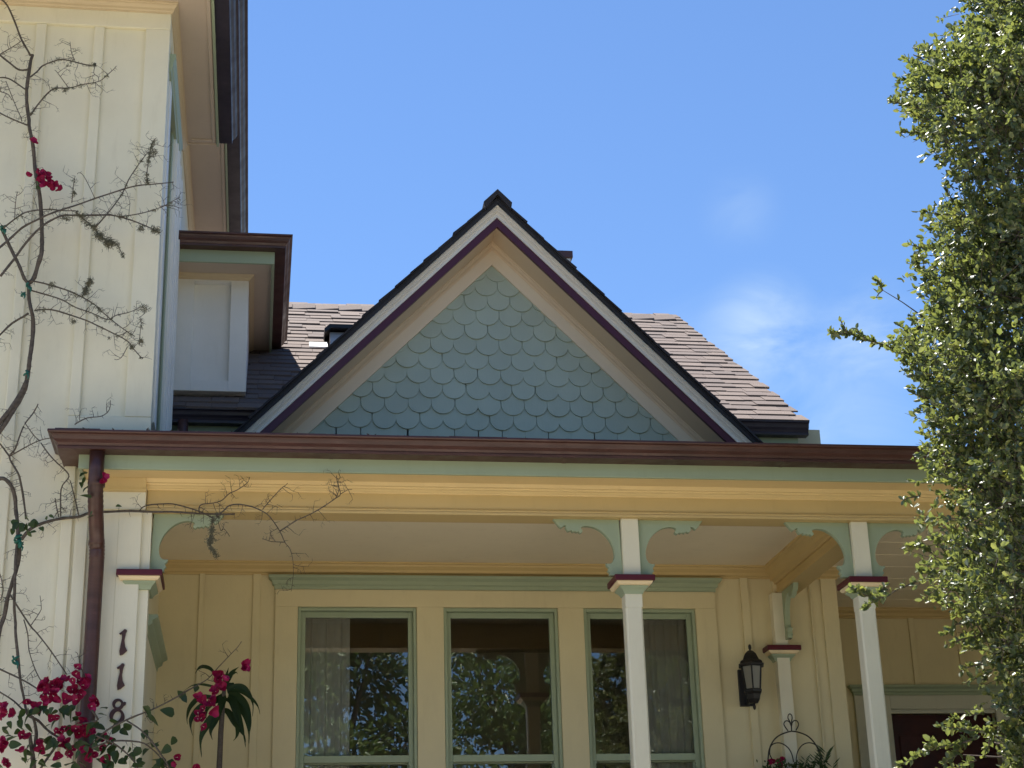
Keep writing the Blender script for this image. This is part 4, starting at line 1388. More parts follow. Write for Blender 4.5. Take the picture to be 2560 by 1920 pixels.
for (pts, r0, r1, Y, tw_, li) in STEMS:
    P = []
    for (px, py) in pts:
        P.append(at(px, py, Y))
    # smooth, with a slight in-out wander
    Q = []
    ph = random.uniform(0, 6)
    for i in range(len(P) - 1):
        a, b_, c, d = P[max(i - 1, 0)], P[i], P[i + 1], P[min(i + 2, len(P) - 1)]
        for k in range(3):
            u = k / 3
            q = 0.5 * ((2 * b_) + (c - a) * u + (2 * a - 5 * b_ + 4 * c - d) * u * u + (3 * b_ - a - 3 * c + d) * u ** 3)
            Q.append(q + Vector((0, 0.012 * math.sin(ph + len(Q) * 0.5), 0)))
    Q.append(P[-1])
    n = len(Q)
    R_ = [(0.4 + 1.12 * (r0 + (r1 - r0) * i / (n - 1))) * 0.001 * random.uniform(0.9, 1.12) for i in range(n)]
    mb = MB()
    mb.tube(Q, R_, 7 if max(r0, r1) > 4 else 5)
    thick = max(r0, r1) > 5
    for i in range(1, n):
        seg = (Q[i] - Q[i - 1])
        L = seg.length
        cnt = tw_ * L / 0.019
        while cnt > random.random():
            cnt -= 1
            u = random.random()
            p = Q[i - 1].lerp(Q[i], u)
            dn = seg.normalized()
            side = Vector((-dn.z, random.uniform(-0.5, 0.3), dn.x)) * random.choice((-1, 1))
            if random.random() < (0.42 if not thick else 0.26):
                twigs(mb, p, (dn * 0.3 + side).normalized(), random.uniform(0.035, 0.095), 0.0021)
            else:
                mb.tube([p, p + (dn * random.uniform(-0.2, 0.6) + side).normalized() * random.uniform(0.012, 0.034)], [0.0019, 0.0006], 3)
        if li and random.random() < 0.30 * li and not thick:
            tuft(Q[i] + Vector((0, -0.004, -0.006)), random.randint(8, 22) if li < 3 else random.randint(20, 40), random.uniform(0.010, 0.022))
    obj('stem', mb, M_BARK if thick else M_TWIG, vine, True)
for (px, py, n_, s_) in ((250, 590, 90, 0.03), (272, 606, 150, 0.034), (235, 565, 60, 0.022), (388, 575, 90, 0.028), (352, 570, 60, 0.022), (165, 545, 50, 0.028), (384, 380, 60, 0.026), (205, 540, 60, 0.024), (527, 1350, 90, 0.022), (533, 1375, 60, 0.016),
                         (530, 1325, 60, 0.02), (545, 1290, 60, 0.024), (183, 803, 40, 0.018), (352, 852, 60, 0.02), (330, 866, 50, 0.02), (272, 845, 20, 0.012), (215, 730, 40, 0.026), (360, 770, 60, 0.028), (130, 712, 40, 0.022), (236, 162, 30, 0.016), (170, 165, 20, 0.014),
                         (186, 482, 40, 0.016), (163, 228, 24, 0.016), (300, 540, 40, 0.02)):
    tuft(at(px, py, 8.72), n_, s_)
lo = obj('lichen', lich, M_LICHEN, vine)
lo['kind'] = 'stuff'
# green plant ties
for (px, py, s_) in ((8, 572, 1.2), (72, 716, 1.2), (58, 735, 0.9), (66, 932, 1.1), (45, 1348, 1.5), (52, 1362, 1.0), (39, 1650, 1.3)):
    c = at(px, py, 8.77)
    tb = MB()
    for k in range(3):
        a = random.uniform(0, 6)
        tb.tube([c + Vector((math.cos(a + q) * 0.012 * s_, math.sin(a + q) * 0.010, (q - 2.5) * 0.006 * s_)) for q in range(6)], 0.0042 * s_, 5)
    tb.tube([c, c + Vector((0.012, -0.01, -0.018)) * s_, c + Vector((0.010, -0.012, -0.036)) * s_], [0.004 * s_, 0.005 * s_, 0.002], 5)
    obj('plant_tie', tb, M_TIE, vine, True)
# flowers and leaves
BS = 0.22604


def bpx(x, y):
    return (x * BS, 1580 + y * BS)


F = [bpx(*q) for q in ((450, 590), (530, 560), (600, 550), (670, 575), (850, 450), (750, 540), (960, 510), (860, 560), (820, 625), (890, 590), (300, 750), (510, 720), (400, 835), (630, 660), (620, 740), (720, 745), (860, 740),
                       (1040, 790), (20, 870), (70, 900), (155, 920), (570, 955), (650, 945), (860, 930), (265, 1140), (20, 1290), (40, 1440), (650, 1090), (880, 1060), (950, 1060), (830, 1140), (1000, 1140), (920, 1010), (1150, 1170),
                       (450, 1245), (245, 1330), (700, 1200), (800, 1290), (740, 1240), (650, 1390), (735, 1355), (960, 1340), (1080, 1320), (1000, 1390), (1160, 1400), (1120, 1280), (10, 1220), (60, 1470), (480, 610), (800, 520), (930, 560),
                       (860, 650), (560, 690), (690, 1130), (870, 1110), (1010, 1090), (960, 1110), (920, 1280), (1040, 1360), (1000, 820), (1070, 760), (30, 830), (500, 750), (640, 570), (560, 590))]
F = [(x, y, 8.70, 0) for x, y in F]
F += [(1940 * BS, 1580 + 1390 * BS, 8.60, 0), (2160 * BS, 1580 + 1490 * BS, 8.60, 0), (260, 1192, 8.60, 0), (258, 1200, 8.60, 0), (82, 355, 8.77, 0)]
for q in ((320, 95), (430, 70), (480, 60), (500, 110), (560, 140), (480, 145), (560, 200), (620, 190), (520, 215), (600, 225), (450, 110), (540, 90), (590, 160), (640, 220), (580, 180), (505, 180), (710, 250)):
    F.append((q[0] * 0.217, 420 + q[1] * 0.217, 8.74, 1))
for q in ((850, 430), (800, 510), (930, 520), (870, 560), (890, 630), (800, 670), (850, 690), (600, 740), (650, 790), (800, 780), (730, 850), (790, 920), (680, 900), (600, 970), (640, 1000), (600, 1060), (640, 1110), (880, 480), (760, 800), (700, 860), (1190, 330), (1230, 385), (900, 580), (620, 1030)):
    F.append((380 + q[0] * 0.1929, 1600 + q[1] * 0.1929, 8.58, 2))
random.seed(31)
F += [(x + random.gauss(0, 9), y + random.gauss(0, 8), Y, k_) for (x, y, Y, k_) in F if k_ == 0 and y > 1600 and random.random() < 0.55]
for (px, py, Y, kind) in F:
    s_ = random.uniform(0.66, 0.98)
    p = at(px, py, Y + random.uniform(-0.03, 0.03))
    d = Vector((random.uniform(-0.8, 0.8), random.uniform(-1.0, -0.2), random.uniform(-0.5, 0.9)))
    o = inst('flower', random.choice(FLOW), vine, p)
    o.rotation_euler = (d.to_track_quat('Z', 'X').to_matrix().to_4x4() @ Matrix.Rotation(random.uniform(0, 6), 4, 'Z')).to_euler()
    o.scale = (s_, s_, s_)
LV = [bpx(*q[:2]) + (q[2],) for q in ((280, 960, 1.3), (240, 1060, 1.4), (335, 1080, 1.3), (140, 1170, 1.1), (380, 890, 1.0), (490, 850, 1.0), (740, 880, 1.7), (780, 930, 1.5), (760, 1080, 1.4), (1120, 1060, 1.7), (1280, 990, 1.1),
      (1650, 900, 1.6), (1700, 980, 1.5), (1850, 880, 1.4), (1420, 1045, 1.1), (1380, 1110, 1.0), (1630, 1150, 1.3), (1720, 1240, 0.8), (1350, 1310, 0.9), (1500, 1340, 1.3), (1240, 1330, 1.8), (1270, 1400, 1.4), (1200, 1230, 1.5),
      (430, 1340, 0.8), (500, 1360, 0.9), (280, 1380, 1.3), (1430, 1310, 0.7), (1740, 1420, 1.2), (1800, 1440, 1.3), (1900, 1490, 1.6), (1140, 830, 0.9), (520, 900, 0.8), (450, 1450, 1.4), (1060, 1190, 1.0), (310, 900, 1.0), (700, 920, 1.2),
      (820, 980, 1.2), (1090, 1180, 1.2), (1210, 1180, 1.1), (880, 1230, 1.2), (920, 1330, 0.9), (760, 1300, 0.9), (1160, 1480, 1.2), (1540, 1440, 0.9), (1470, 1390, 1.2), (60, 1060, 1.0), (110, 1030, 0.8), (560, 870, 0.8), (1680, 1260, 0.8),
      (350, 1470, 1.2), (960, 1250, 1.1), (850, 1360, 0.9), (1400, 1060, 0.6), (1330, 1070, 0.8))]
LV += [(random.uniform(-5, 300), random.uniform(1770, 1930), random.uniform(0.7, 1.3)) for _ in range(46)] + [(random.uniform(250, 450), random.uniform(1840, 1930), random.uniform(0.7, 1.2)) for _ in range(16)]
LV += [(60 + random.gauss(0, 15), 1322 + random.gauss(0, 10), random.uniform(0.7, 1.1)) for _ in range(16)]
LV += [(203, 1188, 0.9), (207, 1205, 1.0), (211, 1222, 0.9), (214, 1240, 1.1), (204, 1212, 0.7), (216, 1180, 0.7), (297, 1265, 0.6), (131, 1292, 0.7), (117, 1294, 0.6), (224, 1290, 0.7), (228, 1284, 0.5), (98, 470, 0.7), (94, 460, 0.7), (452, 1735, 0.9), (462, 1748, 0.8), (490, 1722, 0.7)]
for (px, py, s_) in LV:
    p = at(px, py, 8.66 + random.uniform(-0.05, 0.04))
    d = Vector((random.uniform(-1, 1), random.uniform(-0.7, 0.1), random.uniform(-1.3, 0.3))).normalized()
    o = inst('leaf', random.choice(BLEAF), vine, p - d * 0.03 * s_)
    o.rotation_euler = (d.to_track_quat('X', 'Z').to_matrix().to_4x4() @ Matrix.Rotation(random.uniform(-1.6, 1.6), 4, 'X')).to_euler()
    s2 = s_ * 0.92
    o.scale = (s2, s2 * random.uniform(0.9, 1.15), s2)

# ------------------------------------------------------------------ dragon tree standing on the porch
DX, DYp = -0.200, 9.80
dra = empty('dragon_tree', (DX, DYp, 1.35), 'slim potted dragon tree with drooping strap leaves on the porch, left of the windows', 'potted plant')
obj('pot', MB().lathe([(0.11, 1.35), (0.12, 1.36), (0.15, 1.60), (0.165, 1.62), (0.165, 1.66), (0.145, 1.66), (0.13, 1.60)], DX, DYp, 20), M_POT, dra, True)
tpts = [(DX + 0.01, DYp, 1.60), (DX - 0.01, DYp + 0.01, 2.3), tuple(at(548, 1920, DYp)), tuple(at(552, 1830, DYp)), tuple(at(558, 1745, DYp)), tuple(at(562, 1710, DYp))]
obj('trunk', MB().tube(tpts, [0.022, 0.019, 0.0165, 0.0155, 0.014, 0.008], 9), M_TWIG, dra, True)
DS = 0.1929


def dpx(x, y):
    return 380 + x * DS, 1600 + y * DS


DL = [([(800, 420), (740, 370), (650, 350), (590, 385), (560, 440)], 1.0), ([(930, 640), (750, 595), (620, 575), (500, 600), (380, 690)], 0.55), ([(930, 620), (960, 480), (995, 350)], .9), ([(960, 580), (1030, 430), (1130, 345)], 1.0),
      ([(1010, 700), (1020, 600), (1020, 560), (1035, 700)], 1.5), ([(1000, 620), (1090, 600), (1190, 620), (1270, 720), (1310, 850), (1300, 1000)], 1.1), ([(1000, 660), (1100, 660), (1200, 695), (1320, 790), (1380, 880), (1400, 970)], .9),
      ([(990, 700), (1100, 720), (1190, 800), (1250, 920), (1280, 1080), (1265, 1200)], 1.4), ([(980, 760), (1050, 800), (1120, 1000), (1180, 1180), (1215, 1400)], 1.6), ([(990, 740), (1120, 840), (1220, 1010), (1255, 1180), (1255, 1360)], 1.4),
      ([(930, 900), (1000, 940), (1080, 1080), (1190, 1230), (1215, 1330)], 1.3), ([(1000, 930), (1100, 1100), (1100, 1240), (1050, 1310)], 1.0), ([(920, 700), (900, 850), (870, 1000)], 1.6), ([(900, 830), (830, 960), (700, 1120), (630, 1300), (645, 1530)], 1.8),
      ([(890, 860), (830, 1020), (760, 1180), (785, 1300)], 1.3), ([(860, 800), (650, 850), (520, 1000), (500, 1120), (530, 1250)], 1.1), ([(860, 760), (640, 740), (500, 860), (455, 1000), (460, 1100)], 1.0), ([(880, 720), (720, 880), (700, 1040)], 1.0),
      ([(960, 640), (1000, 480), (1080, 420), (1110, 440)], .7), ([(940, 760), (1060, 830), (1110, 960), (1130, 1120)], 1.2)]
random.seed(8)
for pts, wd in DL:
    yo = random.uniform(-0.12, 0.08)
    base = dpx(*pts[0])
    P = []
    for i, q in enumerate(pts):
        x, y = dpx(*q)
        P.append(at(x, y, DYp + yo * (i / (len(pts) - 1))))
    Q = []
    for i in range(len(P) - 1):
        a, b_, c, d = P[max(i - 1, 0)], P[i], P[i + 1], P[min(i + 2, len(P) - 1)]
        for k in range(4):
            u = k / 4
            Q.append(0.5 * ((2 * b_) + (c - a) * u + (2 * a - 5 * b_ + 4 * c - d) * u * u + (3 * b_ - a - 3 * c + d) * u ** 3))
    Q.append(P[-1])
    vs, fs = [], []
    n = len(Q)
    tilt = random.uniform(-0.6, 0.6)
    for i in range(n):
        u = i / (n - 1)
        wv = 0.028 * wd * (0.45 + 1.1 * math.sin(math.pi * min(1, u * 1.15 + 0.05))) * (1 - u) ** 0.45 / 1.2
        tdir = (Q[min(i + 1, n - 1)] - Q[max(i - 1, 0)]).normalized()
        side = tdir.cross(Vector((tilt * 0.3, -1, tilt)).normalized())
        if side.length < 0.05:
            side = Vector((1, 0, 0))
        side.normalize()
        nrm = side.cross(tdir)
        vs += [Q[i] - side * wv / 2 + nrm * wv * 0.15, Q[i], Q[i] + side * wv / 2 + nrm * wv * 0.15]
    for i in range(n - 1):
        a = i * 3
        fs += [(a, a + 1, a + 4, a + 3), (a + 1, a + 2, a + 5, a + 4)]
    obj('leaf', MB().add(vs, fs), M_DLEAF, dra, True)

# ------------------------------------------------------------------ wire planter hung on the wall
PY = 10.62
pla = empty('wire_planter', (3.41, 10.75, 2.7), 'arched dark wire planter with trailing greenery and a pink flower under the lantern', 'planter')


def wire(pts, r=0.0038, name='wire'):
    P = [at(1880 + x * 0.21706, 1560 + y * 0.21706, PY) for x, y in pts]
    Q = []
    for i in range(len(P) - 1):
        a, b_, c, d = P[max(i - 1, 0)], P[i], P[i + 1], P[min(i + 2, len(P) - 1)]
        for k in range(4):
            u = k / 4
            Q.append(0.5 * ((2 * b_) + (c - a) * u + (2 * a - 5 * b_ + 4 * c - d) * u * u + (3 * b_ - a - 3 * c + d) * u ** 3))
    Q.append(P[-1])
    obj(name, MB().tube(Q, r, 6), M_WIRE, pla, True)


wire([(180, 1680), (185, 1560), (200, 1440), (250, 1340), (320, 1280), (400, 1248), (455, 1235)], 0.0045, 'arch_wire')
wire([(815, 1680), (800, 1580), (770, 1470), (720, 1370), (640, 1290), (540, 1248), (460, 1235)], 0.0045, 'arch_wire')
wire([(455, 1235), (450, 1160), (430, 1115), (415, 1085), (418, 1050), (436, 1036), (456, 1050), (462, 1085), (455, 1130), (456, 1230)], name='loop_wire')
wire([(415, 1232), (385, 1190), (368, 1155), (378, 1125), (405, 1115), (432, 1130), (450, 1170)], name='loop_wire')
wire([(505, 1225), (530, 1180), (534, 1145), (515, 1115), (485, 1113), (465, 1135), (455, 1175)], name='loop_wire')
wire([(240, 1570), (205, 1500), (215, 1410), (270, 1372), (340, 1375), (410, 1420), (455, 1490), (480, 1590)], name='scroll_wire')
wire([(815, 1560), (770, 1440), (720, 1385), (650, 1368), (580, 1395), (530, 1460), (512, 1530), (510, 1590)], name='scroll_wire')
bk = MB()
vs, fs = [], []
for i in range(5):
    u = i / 4 * math.pi / 2
    for j in range(13):
        th = math.pi * j / 12
        vs.append((3.38 + 0.205 * math.cos(u) * math.cos(th), PY + 0.09 - 0.20 * math.cos(u) * math.sin(th), 2.985 - 0.16 * math.sin(u)))
for i in range(4):
    for j in range(12):
        a = i * 13 + j
        fs.append((a, a + 1, a + 14, a + 13))
fs.append(tuple(range(12, -1, -1)))
obj('basket', MB().add(vs, fs), M_COCO, pla, True)
random.seed(3)
fo = MB()
for k in range(170):
    p = Vector((3.38 + random.uniform(-0.20, 0.23), PY + random.uniform(-0.1, 0.05), 2.985 + random.uniform(-0.03, 0.03) + 0.04 * random.random() ** 2))
    d = Vector((random.uniform(-1, 1), random.uniform(-1, 0.2), random.uniform(-0.2, 1))).normalized()
    s_ = d.cross(Vector((0, 1, 0.3))).normalized()
    L = random.uniform(0.02, 0.045)
    wv = L * 0.22
    fo.add([p, p + d * L * 0.5 - s_ * wv, p + d * L, p + d * L * 0.5 + s_ * wv], [(0, 1, 2, 3)])
for (cx, cz, n_, L) in ((3.46, 3.03, 10, 0.05), (3.52, 3.045, 10, 0.05), (3.60, 3.07, 11, 0.085), (3.55, 3.00, 6, 0.05), (3.64, 3.0, 6, 0.07)):
    root = Vector((cx - 0.02, PY - 0.02, cz - 0.08))
    tip = Vector((cx + 0.02, PY - 0.05, cz + 0.03))
    fo.tube([root, (root + tip) / 2 + Vector((0.012, 0, 0)), tip], [0.0016, 0.0013, 0.0008], 4)
    for q in range(n_):
        p = root.lerp(tip, 0.25 + 0.75 * q / n_)
        sg = 1 if q % 2 else -1
        d = Vector((sg * 0.75, random.uniform(-0.3, 0.3), 0.75)).normalized()
        s_ = Vector((-d.z, 0, d.x))
        fo.add([p, p + d * L * 0.5 - s_ * L * 0.07, p + d * L, p + d * L * 0.5 + s_ * L * 0.07], [(0, 1, 2, 3)])
f_ = obj('foliage', fo, M_BLEAF, pla)
f_['kind'] = 'stuff'
for k in range(7):
    o = inst('flower', random.choice(FLOW), pla, (3.285 + random.uniform(-0.035, 0.035), PY - 0.05 + random.uniform(-0.02, 0.02), 3.025 + random.uniform(-0.012, 0.02)),
             (random.uniform(-0.8, 0.8) + 0.8, random.uniform(-0.6, 0.6), random.uniform(0, 6)), (0.75, 0.75, 0.75))


# ------------------------------------------------------------------ trees
def leaf_cloud(centres, dirs, rng, leaf_len, leaf_wid, jitter, up_bias=0.25):
    """one mesh of small folded leaves; numpy arrays of anchor points and outward directions"""
    n = len(centres)
    d = dirs + rng.normal(0, jitter, (n, 3))
    d[:, 2] += up_bias
    d /= np.linalg.norm(d, axis=1)[:, None]
    r = rng.normal(0, 1, (n, 3))
    s = np.cross(d, r)
    s /= np.linalg.norm(s, axis=1)[:, None]
    nn = np.cross(s, d)
    L = (leaf_len * np.clip(rng.normal(1.0, 0.24, n), 0.5, 1.42))[:, None]
    Wd = L * (leaf_wid / leaf_len) * rng.uniform(0.8, 1.2, n)[:, None]
    base = centres
    v = np.empty((n, 6, 3))
    v[:, 0] = base
    v[:, 1] = base + d * L * 0.35 + s * Wd * 0.5 + nn * Wd * 0.14
    v[:, 2] = base + d * L * 0.78 + s * Wd * 0.38 + nn * Wd * 0.06
    v[:, 3] = base + d * L - nn * L * 0.10
    v[:, 4] = base + d * L * 0.78 - s * Wd * 0.38 + nn * Wd * 0.06
    v[:, 5] = base + d * L * 0.35 - s * Wd * 0.5 + nn * Wd * 0.14
    verts = v.reshape(-1, 3)
    quads = np.array([[0, 1, 2, 3], [0, 3, 4, 5]])
    faces = (np.arange(n)[:, None, None] * 6 + quads[None]).reshape(-1, 4)
    me = bpy.data.meshes.new('crown')
    me.vertices.add(len(verts))
    me.vertices.foreach_set('co', verts.ravel())
    me.loops.add(faces.size)
    me.loops.foreach_set('vertex_index', faces.ravel().astype(np.int32))
    me.polygons.add(len(faces))
    me.polygons.foreach_set('loop_start', (np.arange(len(faces)) * 4).astype(np.int32))
    me.polygons.foreach_set('loop_total', np.full(len(faces), 4, np.int32))
    me.polygons.foreach_set('use_smooth', np.ones(len(faces), bool))
    me.update()
    me.validate()
    return me


# the leafy evergreen at the right edge, standing in front of the porch
SIL = [(-300, 2470), (-120, 2450), (0, 2437), (50, 2410), (116, 2345), (147, 2310), (200, 2275), (247, 2262), (285, 2290), (328, 2288), (366, 2330), (409, 2375), (463, 2398), (501, 2410), (532, 2370), (579, 2322), (633, 2314), (655, 2292), (709, 2298),
       (740, 2325), (775, 2343), (806, 2305), (856, 2245), (910, 2255), (933, 2290), (968, 2312), (999, 2295), (1049, 2320), (1095, 2327), (1138, 2304), (1180, 2289), (1238, 2274), (1273, 2288), (1293, 2285), (1322, 2305), (1367, 2268), (1404, 2270),
       (1424, 2313), (1486, 2326), (1519, 2367), (1551, 2408), (1596, 2416), (1650, 2432), (1703, 2448), (1752, 2457), (1805, 2481), (1855, 2498), (1920, 2490), (2100, 2520), (2400, 2560)]
TYY = 7.0
sz_, sx_ = [], []
for (py, px) in SIL:
    p = at(px, py, TYY)
    sz_.append(p.z)
    sx_.append(p.x)
order = np.argsort(sz_)
sz_, sx_ = np.array(sz_)[order], np.array(sx_)[order]
oak = empty('evergreen_tree', (4.35, 7.05, 0), 'tall leafy evergreen tree with small glossy leaves at the right edge', 'tree')
rng = np.random.default_rng(4)


def edge_x(z, y):
    k = y / TYY
    zz = (z - CZ) / k + CZ
    return np.interp(zz, sz_, sx_) * k + 0.75 * ((y - TYY) / 0.95) ** 2


cl_c, cl_d, cl_n = [], [], []
# clumps of twig clusters through the crown's outer layers, with gaps between them
CL = []
while len(CL) < 430:
    z = rng.uniform(1.3, 7.4)
    y = TYY + rng.normal(0, 0.48)
    if abs(y - TYY) > 1.2:
        continue
    CL.append((edge_x(z, y) + 0.09 + min(2.4, rng.exponential(0.40)), y, z, rng.uniform(0.07, 0.15)))
for (qx, qy, qz, qr) in CL:
    for _ in range(int(29 * (qr / 0.11) ** 1.6) + 6):
        x, y, z = qx + rng.normal(0, qr), qy + rng.normal(0, qr), qz + rng.normal(0, qr * 0.8)
        ex = edge_x(z, y)
        low = max(0.0, min(1.0, (3.25 - z) / 0.4))
        if x < ex + 0.015 + 0.07 * low:
            x = ex + 0.015 + 0.07 * low + abs(rng.normal(0, 0.04))
        cl_c.append((x, y, z))
        out = np.array([(x - qx) / qr * 0.5 - (0.7 if x - ex < 0.4 else 0.2), (y - qy) / qr * 0.5 - 0.25, (z - qz) / qr * 0.5 + 0.4])
        cl_d.append(out / np.linalg.norm(out))
        cl_n.append(rng.integers(9, 17))
# sparser far side of the crown, outside the picture
for _ in range(900):
    a = rng.uniform(-1.4, 1.9)
    z = rng.uniform(1.8, 7.4)
    r_ = rng.uniform(0.9, 1.75)
    cl_c.append((4.5 + r_ * math.cos(a), 7.05 + r_ * math.sin(a) * 0.9, z))
    cl_d.append(np.array([math.cos(a), math.sin(a), 0.4]))
    cl_n.append(10)
br_pts = []
SPR = [([(2302, 806), (2271, 887), (2214, 864), (2163, 848), (2117, 833), (2075, 833)], 5.0), ([(2117, 833), (2106, 812), (2099, 794)], 1.6), ([(2163, 848), (2150, 835), (2142, 822)], 2.2), ([(2330, 800), (2302, 788), (2255, 755), (2206, 725)], 0.15), ([(2206, 725), (2200, 712), (2194, 698)], 4.0),
       ([(2206, 725), (2196, 735), (2190, 745)], 1.2), ([(2330, 1440), (2290, 1455), (2240, 1475), (2215, 1494), (2185, 1497)], 1.2), ([(2215, 1494), (2170, 1490), (2135, 1480)], 4.0), ([(2200, 1497), (2180, 1505), (2160, 1525)], 3.0), ([(2190, 1497), (2160, 1475), (2125, 1470)], 3.0),
       ([(2190, 1490), (2205, 1475), (2212, 1462)], 3.0), ([(2340, 1390), (2310, 1370), (2262, 1365)], 3.0), ([(2530, 1840), (2478, 1831), (2430, 1825), (2388, 1820), (2345, 1815)], 3.6), ([(2430, 1825), (2390, 1790), (2372, 1805)], 3.0), ([(2450, 1840), (2400, 1860), (2342, 1868), (2300, 1885), (2245, 1915)], 3.4),
       ([(2340, 1868), (2330, 1850), (2320, 1858)], 3.0), ([(2400, 1860), (2390, 1890), (2360, 1910)], 3.4), ([(2440, 1900), (2380, 1925), (2330, 1940)], 3.0), ([(2478, 1831), (2470, 1870), (2460, 1890)], 2.5),
       ([(2330, 280), (2290, 268), (2250, 258), (2221, 251)], 3.4), ([(2320, 332), (2280, 330), (2248, 332)], 3.4), ([(2400, 530), (2387, 513), (2372, 485), (2360, 459)], 2.6), ([(2400, 540), (2350, 535), (2298, 528)], 2.4), ([(2360, 620), (2310, 620), (2271, 611)], 3.0),
       ([(2430, 110), (2400, 90), (2383, 62)], 2.5), ([(2330, 160), (2318, 135), (2318, 115)], 2.5), ([(2340, 1000), (2300, 990), (2270, 978)], 1.6), ([(2340, 1020), (2310, 1025), (2288, 1028)], 2.4), ([(2440, 1590), (2400, 1600), (2365, 1612)], 2.2), ([(2430, 1560), (2390, 1560), (2358, 1590)], 2.4),
       ([(2460, 1660), (2420, 1668), (2400, 1680)], 2.2), ([(2470, 1700), (2430, 1695), (2415, 1708)], 2.6), ([(2460, 1780), (2440, 1785), (2422, 1790)], 1.6), ([(2320, 1140), (2290, 1145), (2268, 1152)], 0.8), ([(2300, 1240), (2270, 1245), (2258, 1250)], 2.0), ([(2300, 660), (2290, 656), (2284, 655)], 2)]
tw = MB()
lc, ld = [], []
random.seed(15)
for pts, dens in SPR:
    yb = TYY - 0.05 + random.uniform(-0.08, 0.08)
    P = [at(px, py, yb) for px, py in pts]
    tw.tube(P, [0.0045 - 0.003 * i / (len(P) - 1) for i in range(len(P))], 5)
    for i in range(len(P) - 1):
        seg = P[i + 1] - P[i]
        n_ = int(dens * seg.length / 0.0105 + random.random())
        for k in range(n_):
            p = P[i] + seg * random.random()
            dd = seg.normalized() * 0.8 + Vector((random.gauss(0, 0.8), random.gauss(0, 0.7), random.gauss(0.1, 0.8)))
            lc.append(tuple(p))
            ld.append(tuple(dd.normalized()))
for c, d, n_ in zip(cl_c, cl_d, cl_n):
    c = np.array(c)
    dd = d + rng.normal(0, 0.45, 3)
    dd /= np.linalg.norm(dd)
    L = rng.uniform(0.07, 0.16)
    if rng.random() < 0.5:
        tw.tube([c - dd * L * 1.2, c + dd * L * 0.4, c + dd * L], [0.0022, 0.0016, 0.0008], 3)
    for k in range(n_):
        u = rng.random()
        lc.append(tuple(c + dd * L * (u - 0.1)))
        side = rng.normal(0, 1, 3)
        v = dd * 0.7 + side * 0.75
        ld.append(tuple(v / np.linalg.norm(v)))
lme = leaf_cloud(np.array(lc), np.array(ld), rng, 0.0295, 0.0165, 0.25, 0.15)
lme.materials.append(M_OAK)
o = bpy.data.objects.new('crown', lme)
link(o, oak)
o['kind'] = 'stuff'
obj('twigs', tw, M_BARK, oak)['kind'] = 'stuff'
tk = MB()
tk.tube([(4.35, 7.05, 0), (4.40, 7.02, 0.8), (4.32, 7.08, 1.8), (4.42, 7.05, 3.2), (4.35, 7.1, 4.6), (4.45, 7.05, 6.2), (4.5, 7.1, 7.4)], [0.15, 0.125, 0.11, 0.09, 0.07, 0.04, 0.012], 12)
for k in range(44):
    z = 1.5 + 5.5 * (k + random.random()) / 44
    a = random.uniform(-0.9, 0.9) + math.pi if k % 3 else random.uniform(0, 6.28)
    L = random.uniform(0.7, 1.35)
    p0 = Vector((4.38, 7.06, z))
    d = Vector((math.cos(a), math.sin(a) * 0.7, 0.45)).normalized()
    pts = [p0]
    for q in range(5):
        d = (d + Vector((random.gauss(0, 0.16), random.gauss(0, 0.16), random.gauss(0.02, 0.14)))).normalized()
        pts.append(pts[-1] + d * L / 5)
    tk.tube(pts, [0.022, 0.018, 0.014, 0.010, 0.007, 0.003], 6)
    if True:
        for q in (2, 3, 4):
            d2 = (d + Vector((random.gauss(0, 0.7), random.gauss(0, 0.7), random.gauss(0.1, 0.6)))).normalized()
            tk.tube([pts[q], pts[q] + d2 * 0.18, pts[q] + d2 * 0.34 + Vector((0, 0, 0.03))], [0.008, 0.005, 0.002], 4)
for (qx, qy, qz, qr) in CL[::2]:
    p0 = Vector((4.38, 7.06, max(0.9, qz - random.uniform(0.2, 0.7))))
    p3 = Vector((qx, qy, qz))
    p1 = p0.lerp(p3, 0.4) + Vector((0, random.gauss(0, 0.06), random.gauss(0.04, 0.06)))
    p2 = p0.lerp(p3, 0.75) + Vector((0, random.gauss(0, 0.05), random.gauss(0.04, 0.05)))
    tk.tube([p0, p1, p2, p3], [0.013, 0.009, 0.006, 0.003], 5)
obj('trunk', tk, M_BARK, oak, True)

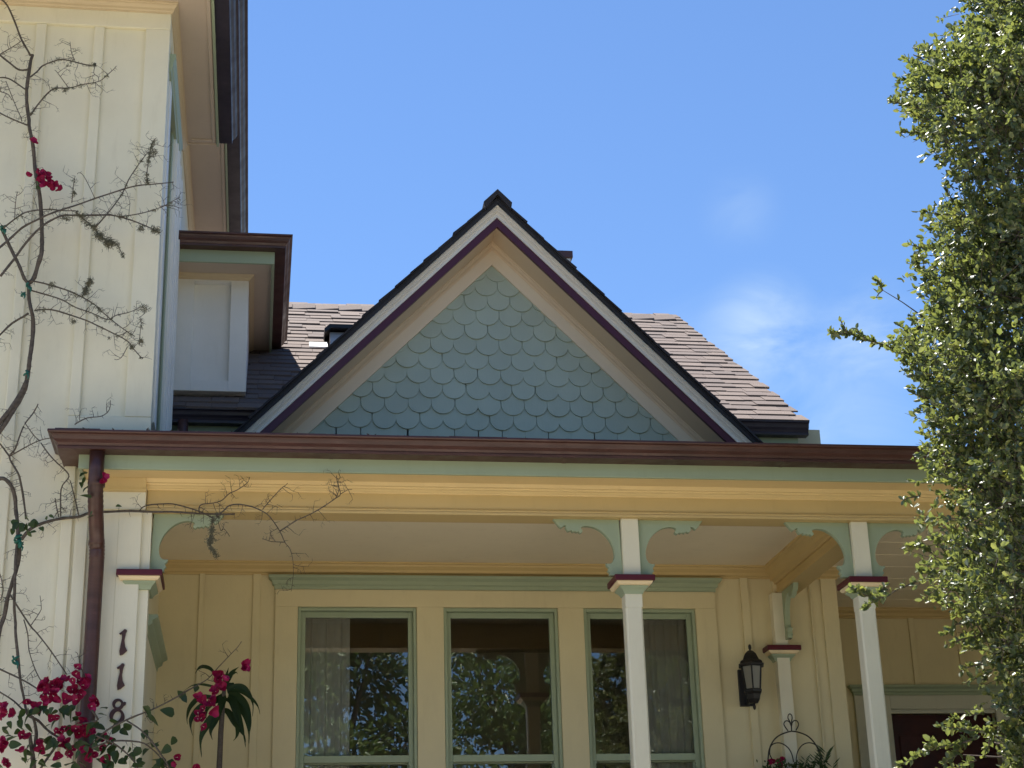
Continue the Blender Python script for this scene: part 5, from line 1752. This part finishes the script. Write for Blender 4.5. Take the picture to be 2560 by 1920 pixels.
# street trees across the road; the windows mirror them
ST = [(1.7, -15.5, 10.0, 2.5, 'street tree across the road, mirrored in the left window'), (6.0, -16.5, 10.5, 2.6, 'street tree across the road, mirrored in the middle window'),
      (10.3, -15.0, 9.8, 2.7, 'dense street tree across the road, mirrored in the right window'), (-4.2, -17.0, 9.0, 2.8, 'street tree across the road, left of the one the left window mirrors'),
      (15.6, -17.0, 9.5, 2.8, 'street tree across the road, right of the one the right window mirrors')]
for i, (tx, ty, th, tr0, lab) in enumerate(ST):
    T = empty('street_tree', (tx, ty, 0), lab, 'tree', 'trees across the road')
    rg = np.random.default_rng(100 + i)
    blobs = [(tx + rg.normal(0, tr0 * 0.42), ty + rg.normal(0, tr0 * 0.42), rg.uniform(th * 0.22, th * 0.97), rg.uniform(0.6, 1.15)) for _ in range(40)]
    cc_, dd_ = [], []
    for (bx_, by_, bz_, br_) in blobs:
        nn_ = int(620 * br_ ** 2)
        q = rg.normal(0, 1, (nn_, 3))
        q /= np.linalg.norm(q, axis=1)[:, None]
        rad = br_ * rg.uniform(0.55, 1.05, nn_)[:, None]
        cc_.append(np.array([bx_, by_, bz_]) + q * rad * np.array([1, 1, 0.75]))
        dd_.append(q)
    me = leaf_cloud(np.concatenate(cc_), np.concatenate(dd_), rg, 0.15, 0.075, 0.6, 0.1)
    me.materials.append(M_STREETLEAF)
    o = bpy.data.objects.new('crown', me)
    link(o, T)
    o['kind'] = 'stuff'
    tb = MB()
    tb.tube([(tx, ty, 0), (tx + 0.1, ty, th * 0.25), (tx - 0.1, ty + 0.1, th * 0.6), (tx, ty, th * 0.9)], [0.22, 0.17, 0.10, 0.03], 10)
    for (bx_, by_, bz_, br_) in blobs[::2]:
        z0 = min(bz_ * 0.6, th * 0.7)
        tb.tube([(tx, ty, z0), ((tx + bx_) / 2, (ty + by_) / 2, (z0 + bz_) / 2 + 0.1), (bx_, by_, bz_)], [0.07, 0.045, 0.015], 6)
    obj('trunk', tb, M_BARK, T, True)

# shrubs added below the picture to cut ground bounce into the porch
for i, (x0, x1, lab) in enumerate(((2.5, 3.7, 'added unseen bush right of the steps, blocking ground bounce'), (3.8, 5.2, 'added unseen bush beside the tree, blocking ground bounce'), (5.3, 6.8, 'added unseen bush at the far right, blocking ground bounce'))):
    T = empty('added_shrub', ((x0 + x1) / 2, 8.2, 0), lab, 'added_shrub', 'added unseen shrubs along the porch foot')
    rg = np.random.default_rng(200 + i)
    nn_ = 7000
    q = rg.normal(0, 1, (nn_, 3))
    q /= np.linalg.norm(q, axis=1)[:, None]
    ext = np.array([(x1 - x0) * 0.56, 0.5, 1.12])
    c = np.array([(x0 + x1) / 2, 8.2, 1.15]) + np.sign(q) * np.abs(q) ** 0.8 * ext * rg.uniform(0.75, 1.03, nn_)[:, None]
    c[:, 2] = np.maximum(c[:, 2], 0.03)
    me = leaf_cloud(c, q, rg, 0.07, 0.04, 0.6, 0.1)
    me.materials.append(M_STREETLEAF)
    o = bpy.data.objects.new('foliage', me)
    link(o, T)
    o['kind'] = 'stuff'
    tb = MB()
    for k in range(6):
        a = k * 1.05 + i
        tb.tube([((x0 + x1) / 2, 8.2, 0), ((x0 + x1) / 2 + 0.2 * math.cos(a), 8.2 + 0.15 * math.sin(a), 0.7), ((x0 + x1) / 2 + 0.42 * math.cos(a), 8.2 + 0.3 * math.sin(a), 1.7)], [0.03, 0.02, 0.006], 6)
    obj('stem', tb, M_BARK, T, True)
